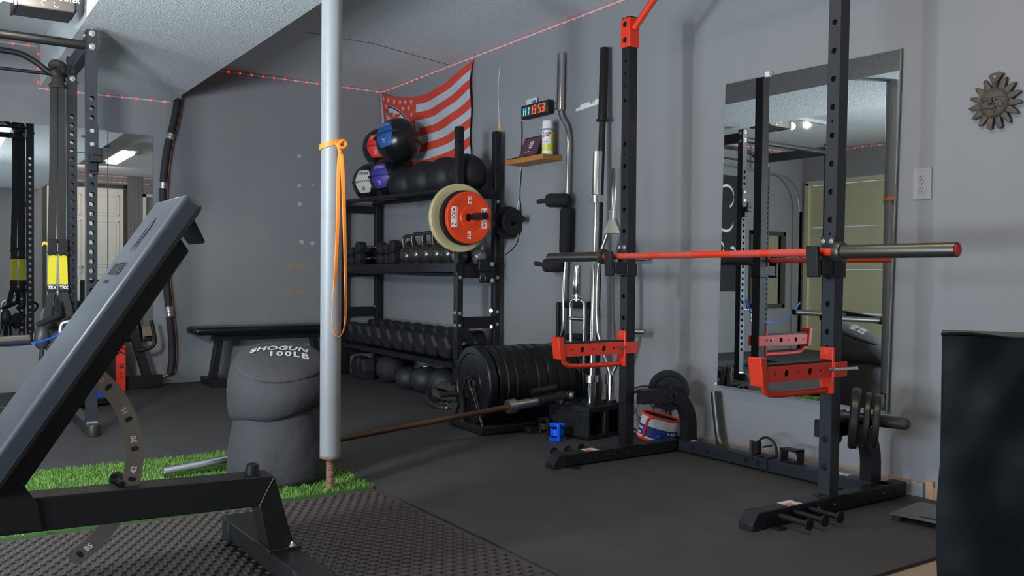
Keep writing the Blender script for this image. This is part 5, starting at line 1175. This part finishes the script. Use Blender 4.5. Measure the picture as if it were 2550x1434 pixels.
mb=MB(); a=[bpad(-.25,-.061,2.50),bpad(Lp-.075,-.061,2.50),bpad(Lp-.075,-.061,2.59),bpad(-.25,-.061,2.59),bpad(-.25,-.118,2.50),bpad(Lp-.095,-.112,2.50),bpad(Lp-.095,-.112,2.59),bpad(-.25,-.118,2.59)]
mb.add(a,[(0,1,2,3),(7,6,5,4),(4,5,1,0),(5,6,2,1),(6,7,3,2),(7,4,0,3)]); mb.build('back_frame',m_bench,t,bev=.004)
mb=MB(); mb.add([bpad(Lp-.030,-.058,2.44),bpad(Lp-.024,-.058,2.44),bpad(Lp-.024,-.058,2.66),bpad(Lp-.030,-.058,2.66),bpad(Lp-.060,-.125,2.47),bpad(Lp-.054,-.125,2.47),bpad(Lp-.054,-.125,2.63),bpad(Lp-.060,-.125,2.63)],[(0,1,2,3),(7,6,5,4),(4,5,1,0),(5,6,2,1),(6,7,3,2),(7,4,0,3)]); mb.build('head_plate',m_bench,t)
text('TITAN',.056,bpad(.485,.0018,2.585),(0,-1,0),ud,m_txtg,t,'brand_lettering',bold=.001)
text('FITNESS',.016,bpad(.445,.0018,2.60),(0,-1,0),ud,m_txtg,t,'brand_lettering')
mb=MB(); o_=bpad(.60,.0016,2.56)
mb.prism([(-.030,-.055),(-.022,-.02),(-.030,.0),(-.026,.032),(-.010,.055),(.010,.055),(.026,.032),(.030,.0),(.022,-.02),(.030,-.055),(.008,-.030),(.006,.006),(.018,.012),(.0,.020),(-.018,.012),(-.006,.006),(-.008,-.030)],o_,(0,-1,0),ud,nd*.0006); mb.build('helmet_print',m_txtg,t,smooth=False)
# seat pad and rail
mb=MB(); mb.bx(-.30,.10,2.41,2.68,.385,.445); mb.build('seat_pad',m_vinyl,t,bev=.014,seg=4)
ra=V((-.35,YB,.272)); rb=V((.862,YB,.262))
mb=MB(); mb.add([(-.35,2.50,.245),(.812,2.50,.217),(.855,2.50,.300),(-.35,2.50,.335),(-.35,2.592,.245),(.812,2.592,.217),(.855,2.592,.300),(-.35,2.592,.335)],[(0,1,2,3),(7,6,5,4),(4,5,1,0),(5,6,2,1),(6,7,3,2),(7,4,0,3)]); mb.build('main_rail',m_bench,t,bev=.003)
mb=MB(); mb.add([(.812,2.50,.217),(.840,2.50,.090),(.915,2.50,.090),(.857,2.50,.301),(.812,2.592,.217),(.840,2.592,.090),(.915,2.592,.090),(.857,2.592,.301)],[(0,1,2,3),(7,6,5,4),(4,5,1,0),(5,6,2,1),(6,7,3,2),(7,4,0,3)]); mb.build('front_leg',m_bench,t,bev=.003)
mb=MB(); mb.tube([(.8125,2.499,.218),(.835,2.499,.262),(.8565,2.499,.3)],.0018,6); mb.build('weld_bead',m_steel,t)
mb=MB(); mb.lathe([(.022,0),(.017,.030),(.014,.033),(.006,.033),(.005,.030)],(.805,YB,.300),n=24); mb.build('rubber_stop',m_rubk,t)
mb=MB(); mb.beam((.875,2.90,.052),(.885,2.18,.052),.085,.060); mb.build('front_foot',m_bench,t,bev=.004)
for y0_,y1_ in ((2.86,2.955),(2.13,2.30)):
    mb=MB(); mb.beam((.876,y0_,.046),(.884,y1_,.046),.098,.076); mb.build('foot_cap',m_rubk,t,bev=.006)
mb=MB(); mb.beam((.876,2.955,.012),(.876,2.985,.008),.07,.012); mb.build('foot_lip',m_rubk,t,bev=.002)
mb=MB(); mb.bx(.832,.93,2.475,2.62,.080,.092); mb.build('foot_plate',m_bench,t,bev=.002)
bolt(t,(.905,2.487,.092),(0,0,1),.008,.008,m_bolt)
mb=MB(); mb.prism([(0,.02),(.055,.035),(.060,.05),(.052,.062),(.045,.045),(0,.05)],(.93,2.20,0),(1,0,0),(0,0,1),(0,.02,0)); mb.cyl((.985,2.19,.045),(.985,2.23,.045),.012,n=14); mb.build('wheel_bracket',m_bench,t)
mb=MB(); mb.cyl((-.25,2.52,.03),(-.25,2.57,.03),.03,n=20); mb.bx(-.33,-.27,2.30,2.80,.0,.055); mb.add([(-.33,2.50,.05),(-.27,2.50,.05),(-.27,2.50,.26),(-.33,2.50,.26),(-.33,2.59,.05),(-.27,2.59,.05),(-.27,2.59,.26),(-.33,2.59,.26)],[(0,1,2,3),(7,6,5,4),(4,5,1,0),(5,6,2,1),(6,7,3,2),(7,4,0,3)]); mb.build('rear_leg',m_bench,t)
mb=MB(); mb.prism([(.02,.26),(.26,.235),(.25,.30),(.215,.36),(.235,.42),(.19,.47),(.02,.50)],(0,2.492,0),(1,0,0),(0,0,1),(0,.006,0)); mb.build('hinge_plate',m_bench,t,bev=.002)
# adjustment arc
cA=V((.19,0,.395)); Ra=.295; arc=[]
def arcp(deg,r): a=math.radians(deg); return (cA.x+r*math.cos(a),cA.z+r*math.sin(a))
degs=[-58+ (52+58)*i/44 for i in range(45)]
mb=MB(); YA,YA2=2.538,2.546; r0,r1=Ra-.022,Ra+.022
outer=[arcp(d,r1) for d in degs]; inner=[arcp(d,r0) for d in degs]; endc=arcp(-58,Ra)
cap=[(endc[0]+.018*math.cos(math.radians(-58-180-a)),endc[1]+.018*math.sin(math.radians(-58-180-a))) for a in (-150,-120,-90,-60,-30)]
cap=[(endc[0]+.022*math.cos(math.radians(-58+k)),endc[1]+.022*math.sin(math.radians(-58+k))) for k in (-30,-60,-90,-120,-150)]
n=len(degs); vs=[(p[0],YA,p[1]) for p in outer]+[(p[0],YA,p[1]) for p in inner]+[(p[0],YA2,p[1]) for p in outer]+[(p[0],YA2,p[1]) for p in inner]
fs=[]
for i in range(n-1): fs+=[(i,i+1,n+i+1,n+i),(2*n+i,3*n+i,3*n+i+1,2*n+i+1),(i,2*n+i,2*n+i+1,i+1),(n+i+1,3*n+i+1,3*n+i,n+i)]
b=len(vs); k=len(cap); vs+=[(p[0],YA,p[1]) for p in cap]+[(p[0],YA2,p[1]) for p in cap]
fs+=[tuple([0]+[b+i for i in range(k)]+[n]),tuple([3*n]+[b+k+k-1-i for i in range(k)]+[2*n])]
mb.add(vs,fs); mb.build('adjustment_arc',m_lad,t,ang=.5)
for d,lb in ((44,'0'),(24,'15'),(8,'30'),(-8,'42'),(-27,'60'),(-52,'85')):
    p=arcp(d-5,Ra); q=arcp(d-5+.1,Ra); rd=V((math.cos(math.radians(d)),0,math.sin(math.radians(d)))); td=V((-rd.z,0,rd.x))
    mb=MB(); o_=V((p[0],YA-.0006,p[1])); mb.prism([(.0105*math.cos(a)+0,.0065*math.sin(a)) for a in [i*2*PI/16 for i in range(16)]],o_,rd,td,(0,.0005,0)); mb.build('slot',m_gr if d>-20 and d<0 and False else (m_txtk if d>20 or True else m_turf),t,smooth=False)
    p=arcp(d,Ra); text(lb,.020,(p[0],YA-.0008,p[1]),td,-rd if False else rd*-1,m_dots,t,'angle_number',bold=.0006)
mb=MB(); mb.cyl((.452,2.535,.318),(.452,2.60,.318),.009,n=14); mb.sph((.452,2.61,.318),.02,16,10); mb.build('pop_pin',m_blk,t)
# ================================================================== TALL POWER RACK (left)
GX0,GX1=.742,.796; GY=(5.15,5.87); LX=-.46; RT=2.165
t=thing('power_rack','tall dark grey power rack with round holes, left of the back mirror','power rack',(.15,5.5,.02))
def gpost(x,y,h=RT):
    z0=fz(y)+.062; w_=.054; hs=[(.20+.0508*i,.0135) for i in range(31)]
    mb=MB()
    mb.holed((x,y,z0),(1,0,0),(0,0,1),w_,h-z0,hs,(0,1,0),.003,n=12); mb.holed((x+w_,y+w_,z0),(-1,0,0),(0,0,1),w_,h-z0,hs,(0,-1,0),.003,n=12)
    mb.add([(x,y,z0),(x,y+w_,z0),(x,y+w_,h),(x,y,h)],[(0,1,2,3)]); mb.add([(x+w_,y,z0),(x+w_,y+w_,z0),(x+w_,y+w_,h),(x+w_,y,h)],[(3,2,1,0)]); mb.add([(x,y,h),(x+w_,y,h),(x+w_,y+w_,h),(x,y+w_,h)],[(0,1,2,3)])
    return mb.build('upright',m_blk2,t,smooth=False)
for x in (GX0,LX):
    for y in GY: gpost(x,y)
    zb_=fz(5.15)
    mb=MB(); mb.beam((x+.027,GY[0]-.03,zb_+.034),(x+.027,GY[1]+.09,zb_+.040),.056,.056); mb.build('base_beam',m_blk2,t,bev=.003)
    mb=MB(); mb.lathe([(.030,0),(.034,.012),(.034,.055),(.028,.062)],(x+.027,GY[0]-.045,zb_),n=24,sc=(1.0,1.15)); mb.build('foot_cap',m_dks,t)
    mb=MB(); mb.bx(x,x+.054,GY[0]+.05,GY[1],2.06,2.14); mb.build('top_beam',m_blk2,t,bev=.003)
    mb=MB(); mb.bx(x,x+.054,GY[0]-.002,GY[0]+.054,fz(5.1)+.062,fz(5.1)+.070); mb.build('foot_plate',m_alum,t)
    for z in (2.075,2.145):
        bolt(t,(x+.027,GY[0],z),(0,-1,0),.012,.006); bolt(t,(x+.054,GY[0]+.027,z-.01),(1,0,0),.009,.008); bolt(t,(x,GY[0]+.027,z-.01),(-1,0,0),.009,.008)
    bolt(t,(x+.027,GY[1],2.035),(0,-1,0),.012,.006); bolt(t,(x+.054,GY[1]+.027,2.02),(1,0,0),.009,.008)
    for z in (2.02,2.12): bolt(t,(x,GY[1]+.027,z),(-1,0,0),.011,.008)
    mb=MB(); mb.bx(x-.004,x,GY[0]-.002,GY[0]+.056,2.04,2.155); mb.build('gusset_plate',m_blk,t)
mb=MB(); mb.cyl((LX+.054,GY[0]+.027,2.083),(GX0,GY[0]+.027,2.083),.0235,n=24); mb.build('pull_up_bar',m_blk,t)
mb=MB(); y=GY[1]+.02; mb.tube([(LX+.054,y,2.05),(LX+.15,y,2.06),(LX+.28,y,2.155),(.40,y,2.158),(.53,y,2.148),(.68,y,2.035),(GX0-.01,y,2.03)],.0175,14,smooth=2); mb.cyl((LX+.054,y+.02,2.055),(GX0,y+.02,2.055),.010,n=12); mb.build('angled_grip_bar',m_blk,t)
mb=MB(); mb.bx(LX,GX1,GY[1]+.035,GY[1]+.09,fz(5.9)+.01,fz(5.9)+.066); mb.build('rear_cross_beam',m_blk2,t,bev=.003)
# J-cup with rubber pad on the near right post
mb=MB(); mb.bx(GX0-.004,GX1+.004,GY[0]-.006,GY[0]+.0,1.40,1.66); mb.build('cup_plate',m_blk2,t,bev=.002)
mb=MB(); mb.bx(GX0+.010,GX1+.016,GY[0]-.075,GY[0]-.006,1.46,1.50); mb.bx(GX0+.012,GX1+.012,GY[0]-.075,GY[0]-.060,1.49,1.535); mb.bx(GX0+.008,GX1-.004,GY[0]-.03,GY[0]-.006,1.415,1.46); mb.build('cup_arm',m_rubk,t,bev=.003)
for z in (1.56,1.63): bolt(t,(GX0+.027,GY[0]-.006,z),(0,-1,0),.008,.004)
mb=MB(); mb.cyl((GX0-.030,GY[0]-.0,1.60),(GX0-.004,GY[0]+.02,1.60),.006,n=10); mb.build('pull_pin',m_bolt,t)
# silver pipe seen between the uprights (reflected pole is separate): band hook
mb=MB(); mb.tube([(GX0-.02,GY[0]+.03,.62),(GX0-.10,GY[0]+.03,.62),(GX0-.12,GY[0]+.03,.60),(GX0-.12,GY[0]+.03,.52)],.010,10,smooth=1); mb.build('band_hook',m_alum,t)
# dip handles reaching in from the left side
t=thing('dip_bars','pair of dark steel dip handles reaching in from the left edge at bench height','dip bars',(-.1,4.8,.56))
for y,x1,z in ((4.60,.425,.572),(4.95,.33,.605)):
    mb=MB(); mb.cyl((-.42,y,z-.035),(x1,y,z),.0235,n=24); mb.build('handle',m_dks,t)
    mb=MB(); mb.cyl((x1,y,z),(x1+.004,y,z),.0245,n=20); mb.build('end_cap',m_rubk,t)
mb=MB(); mb.beam((-.42,4.55,.53),(-.42,5.15,.60),.06,.06); mb.bx(-.45,-.40,5.10,5.148,.50,.68); mb.build('mount',m_blk,t,bev=.003)
# suspension trainer
t=thing('suspension_trainer','black and yellow suspension straps hanging from the rear bar of the power rack','suspension straps',(.66,5.85,2.03))
Yt=5.835
def st_(x,y,Y_=Yt): return at(x,y,Y=Y_)
xr=.687
mb=MB(); mb.tube([(xr-.02,Yt+.04,2.085),(xr-.03,Yt,2.10),(xr+.0,Yt-.015,2.105),(xr+.03,Yt,2.09),(xr+.022,Yt+.03,2.055),(xr,Yt-.01,2.03),(xr-.025,Yt-.005,2.06)],.024,8,smooth=2); mb.lathe([(.045,0),(.05,.012),(.035,.03),(.03,.09)],(xr,Yt,1.965),n=20,sc=(1,.6)); mb.build('anchor_wrap',m_strap,t)
for dx in (-.028,.028):
    mb=MB(); k_=st_(139,600).x-xr
    mb.ribbon([(xr+dx*.65,Yt,1.975),(xr+dx*.75,Yt+.002,1.5),(xr+dx*.95+k_*.5,Yt,1.05)],(.046,0,0),.004,(0,1,0)); mb.build('black_strap',m_strap,t)
    mb=MB(); mb.bx(xr+dx-.026,xr+dx+.026,Yt-.012,Yt+.008,.985,1.075); mb.build('strap_keeper',m_rubk,t,bev=.004)
    mb=MB(); mb.tube([(xr+dx-.028,Yt-.012,1.0),(xr+dx-.02,Yt-.015,.975),(xr+dx,Yt-.015,.990),(xr+dx+.02,Yt-.015,.975),(xr+dx+.028,Yt-.012,1.0)],.0035,6,smooth=1); mb.build('cam_buckle',m_blk,t)
    mb=MB(); mb.ribbon([(xr+dx*.95,Yt-.004,.985),(xr+dx*1.05,Yt-.004,.90),(xr+dx*1.12,Yt-.004,.80)],(.044,0,0),.005,(0,1,0)); mb.build('yellow_strap',m_yel,t)
    mb=MB(); mb.bx(xr+dx*1.12-.029,xr+dx*1.12+.029,Yt-.010,Yt+.004,.765,.808); mb.build('label_tab',m_rubk,t,bev=.002)
    text('TRX',.028,(xr+dx*1.12,Yt-.011,.789),(1,0,0),(0,0,1),m_txtw,t,bold=.0012,stretch=.85)
    mb=MB(); sx=1 if dx>0 else -1
    mb.ribbon([(xr+dx*1.1,Yt-.002,.77),(xr+dx*1.3+sx*.015,Yt-.02,.68),(xr+dx*1.2+sx*.03,Yt-.03,.60)],(.040,0,0),.004,(0,1,0)); mb.ribbon([(xr+dx*1.0,Yt+.01,.77),(xr+dx*.8-sx*.02,Yt,.70),(xr+dx*.9-sx*.03,Yt-.01,.61)],(.034,0,0),.004,(0,1,0)); mb.build('foot_cradle',m_strap,t)
    mb=MB(); q=V((xr+dx*1.2+sx*.02,Yt-.04,.60)); mb.cyl(q+V((-.06,0,-.03)),q+V((.06,0,.03)),.017,n=16); mb.build('grip_handle',m_foam,t)
mb=MB(); mb.ribbon([(xr-.055,Yt-.012,1.045),(xr-.075,Yt-.016,1.052),(xr-.085,Yt-.014,1.035)],(.0,0,.018),.003,(0,1,0)); mb.build('yellow_tab',m_yel,t)
# grey punching gloves / padded cuffs and blue cord hanging with the straps
t=thing('exercise_cuffs','grey padded cuffs and black handles bunched under the suspension straps','exercise cuffs',(.60,5.75,.45))
for (x,y,z,a,b,c_) in ((.60,5.80,.50,.045,.04,.075),(.68,5.76,.47,.045,.04,.07)):
    mb=MB(); mb.sph((x,y,z),1,20,12,(a,b,c_)); mb.build('padded_cuff',m_canvas if x>.65 else m_vinyl,t)
mb=MB(); mb.tube([(.60,5.78,.44),(.59,5.77,.36),(.61,5.77,.28),(.64,5.77,.36),(.63,5.77,.45)],.012,8,smooth=2); mb.build('cuff_strap',m_strap,t)
mb=MB(); mb.tube([(.70,5.72,.60),(.78,5.70,.64),(.86,5.70,.60),(.80,5.68,.52),(.72,5.70,.50),(.70,5.72,.60)],.010,8,smooth=2); mb.build('triangle_handle',m_blk,t)
mb=MB(); mb.tube([(.76,5.12,.70),(.82,5.05,.62),(.84,5.04,.66),(.80,5.08,.72),(.74,5.12,.71),(.68,5.14,.60),(.55,5.14,.52),(.35,5.14,.50),(.15,5.14,.56),(0,5.14,.68)],.006,8,smooth=2); tag(mb.build('resistance_tube',m_bosu),'thin blue resistance tube looped on the power rack','resistance band')
# ================================================================== BACK WALL ITEMS
zf=fz(6.85)
t=thing('flat_bench','low black flat bench against the back wall, left of the white pole','weight bench',(2.25,6.88,zf))
mb=MB(); mb.bx(1.70,2.86,6.72,7.0,.415,.475); mb.build('seat_pad',m_vinylball,t,bev=.026,seg=5)
mb=MB(); mb.bx(1.86,2.75,6.82,6.90,.365,.415); mb.build('top_frame',m_blk,t,bev=.003)
for x0,x1 in ((1.915,1.865),(2.66,2.71)):
    mb=MB(); mb.beam((x0,6.86,.40),(x1,6.86,zf+.05),.065,.055,up=(1,0,0)); mb.build('leg',m_blk,t,bev=.003)
    mb=MB(); mb.bx(x1-.05,x1+.05,6.66,7.02,zf+.003,zf+.052); mb.build('foot',m_blk,t,bev=.003)
t=thing('line_set','black insulated pipe with copper line curving down the back wall, foil tape bands','pipe',(1.60,D-.03,.05))
pp=[(445,228),(440,270),(429,320),(416,370),(408,430),(404,500),(405,590),(411,680),(420,760),(427,830),(430,890),(424,930)]
P=[at(x,y,Y=D-.032) for x,y in pp]
mb=MB(); mb.tube(P,.027,14,smooth=2); mb.build('insulated_pipe',m_ins,t)
mb=MB(); mb.tube([p+V((.034,.008,0)) for p in P],.007,8,smooth=2); mb.build('copper_line',m_cop,t)
for y in (240,340,462,775):
    i=max(j for j in range(len(pp)) if pp[j][1]<=y); f=(y-pp[i][1])/(pp[i+1][1]-pp[i][1]); a=P[i]+(P[i+1]-P[i])*f; dr=(P[i+1]-P[i]).normalized(); L=.045 if y<700 else .075
    mb=MB(); mb.cyl(a-dr*L*.5,a+dr*L*.5,.0285,n=20); mb.build('foil_band',m_foil,t)
mb=MB(); mb.tube([P[-1],P[-1]+V((-.02,-.01,-.01)),P[-1]+V((-.06,-.01,-.02)),P[-1]+V((-.14,-.01,-.03)),P[-1]+V((-.15,-.01,-.07))],.008,8,smooth=2); mb.build('pipe_elbow',m_steel,t)
t=thing('plyo_box','low black box with a red corner strip of chevrons reading 16 inch','plyo box',(1.03,6.9,zf))
mb=MB(); mb.bx(.84,1.180,6.78,7.03,zf+.001,.405); mb.build('box_body',m_rubk,t,bev=.004)
mb=MB(); mb.bx(1.166,1.232,6.775,7.03,zf+.001,.405); mb.build('red_strip',m_org,t,bev=.002)
mb=MB()
for z in (.31,.345,.38): mb.prism([(1.168,z-.02),(1.199,z),(1.230,z-.02),(1.230,z-.010),(1.199,z+.010),(1.168,z-.010)],(0,6.7745,0),(1,0,0),(0,0,1),(0,-.0004,0))
mb.build('chevron_print',m_txtk,t,smooth=False)
text('16',.040,(1.205,6.774,.215),(0,0,-1),(1,0,0),m_txtk,t,'size_number',bold=.001); text('inch',.030,(1.200,6.774,.150),(0,0,-1),(1,0,0),m_txtk,t)
t=thing('balance_trainer','blue half-ball balance trainer on a black base in front of the plyo box','balance trainer',(1.03,6.3,fz(6.3)))
zc_=fz(6.3); mb=MB(); mb.lathe([(.16,0.001),(.215,.012),(.225,.045),(.22,.055)],(.89,6.33,zc_),n=40); mb.build('base_disc',m_rubk,t)
mb=MB(); mb.lathe([(.223,.054),(.22,.075),(.20,.10),(.15,.122),(.08,.135),(.001,.138)],(.89,6.33,zc_),n=40); mb.build('dome',m_bosu,t)
t=thing('hook_frame','black steel frame with a slanted post and hooked handle by the back wall','gym frame',(1.32,6.9,zf))
mb=MB(); mb.bx(1.17,1.505,6.86,6.93,zf+.001,.125); mb.build('base_beam',m_blk,t,bev=.003)
mb=MB(); mb.beam((1.285,6.895,.515),(1.405,6.895,.10),.055,.060,up=(1,0,0)); mb.build('slanted_post',m_blk,t,bev=.003)
mb=MB(); mb.sph((1.285,6.895,.52),.035,16,10); mb.build('post_cap',m_rubk,t)
mb=MB(); mb.tube([(1.325,6.85,.315),(1.41,6.84,.325),(1.445,6.84,.36),(1.44,6.84,.42),(1.42,6.84,.52),(1.418,6.84,.535)],.014,12,smooth=2); mb.build('hooked_handle',m_blk,t)
# ================================================================== GARAGE DOOR OPENER + SHOP LIGHT
t=thing('garage_door_opener','dark grey garage door opener hanging from the ceiling in the top left corner','garage door opener',(.5,4.95,2.18))
oz=2.19; A_=at(187,33,Z=oz); B_=at(42,10,Z=oz); C_=at(177,57,Z=oz)
x0,x1=B_.x,A_.x; y0,y1=A_.y,C_.y+.02
mb=MB(); mb.bx(x0,x1,y0,y1,oz,oz+.15); mb.build('housing',m_opg,t,bev=.006)
mb=MB(); mb.bx(x0-.012,x0,y0-.005,y1+.005,oz-.004,oz+.15); mb.build('end_bracket',m_opg,t)
mb=MB(); mb.bx(x1,x1+.012,y0+.02,y1+.005,oz+.02,oz+.15); mb.build('end_bracket',m_opg,t)
mb=MB(); mb.bx((x0+x1)/2-.02,(x0+x1)/2+.02,y1,y1+.02,oz+.06,oz+.11); mb.bx(x0-.9,x0,(y0+y1)/2-.015,(y0+y1)/2+.015,oz+.12,oz+.15); mb.build('drive_rail',m_gal,t)
for x in (x0+.02,x1-.02):
    mb=MB(); mb.bx(x-.012,x+.012,y1-.03,y1-.027,oz+.15,CEIL); mb.build('hanging_strap',m_gal,t)
xc=(x0+x1)/2
text('LIFT MASTER',.033,(xc+.065,y0-.0015,oz+.062),(1,0,0),(0,0,1),m_txtw,t,'brand_lettering',bold=.0008,stretch=.9)
for dx,a0 in ((-.01,PI*.3),(.045,PI*.7)):
    mb=MB(); mb.ribbon([(xc+dx+.012*math.cos(a),y0-.0015,oz+.028+.012*math.sin(a)) for a in [a0+PI*1.2*i/10-(0 if dx<0 else PI*.0) for i in range(11)]],(0,0,.004),.0008,(0,1,0)); mb.build('printed_symbol',m_txtw,t,smooth=False)
bx_=B_.x-.045
mb=MB(); mb.cyl((x0-.012,y0+.06,oz+.035),(x0-.05,y0+.05,oz+.035),.016,n=16); mb.build('bulb_socket',m_white,t)
mb=MB(); mb.sph((x0-.085,y0+.045,oz+.035),.033,18,12); mb.build('light_bulb',m_bulb,t)
t=thing('shop_light','twin-tube fluorescent shop light hung over the squat rack, seen reflected','shop light',(2.18,1.8,2.36))
mb=MB(); mb.prism([(-.10,0),(.10,0),(.055,.045),(-.055,.045)],(2.18,1.15,2.375),(1,0,0),(0,0,1),(0,1.3,0)); mb.build('reflector',m_white,t)
for dx in (-.045,.045):
    mb=MB(); mb.cyl((2.18+dx,1.18,2.36),(2.18+dx,2.42,2.36),.0165,n=16); mb.build('fluorescent_tube',m_tube,t)
for y in (1.3,2.3):
    mb=MB(); mb.cyl((2.18,y,2.42),(2.18,y,CEIL),.003,n=6); mb.build('hanging_chain',m_steel,t)
mb=MB(); mb.bx(1.95,2.02,1.9,2.0,CEIL-.04,CEIL); tag(mb.build('junction_box',m_blc),'blue electrical box on the ceiling beside the shop light, seen reflected','electrical box')
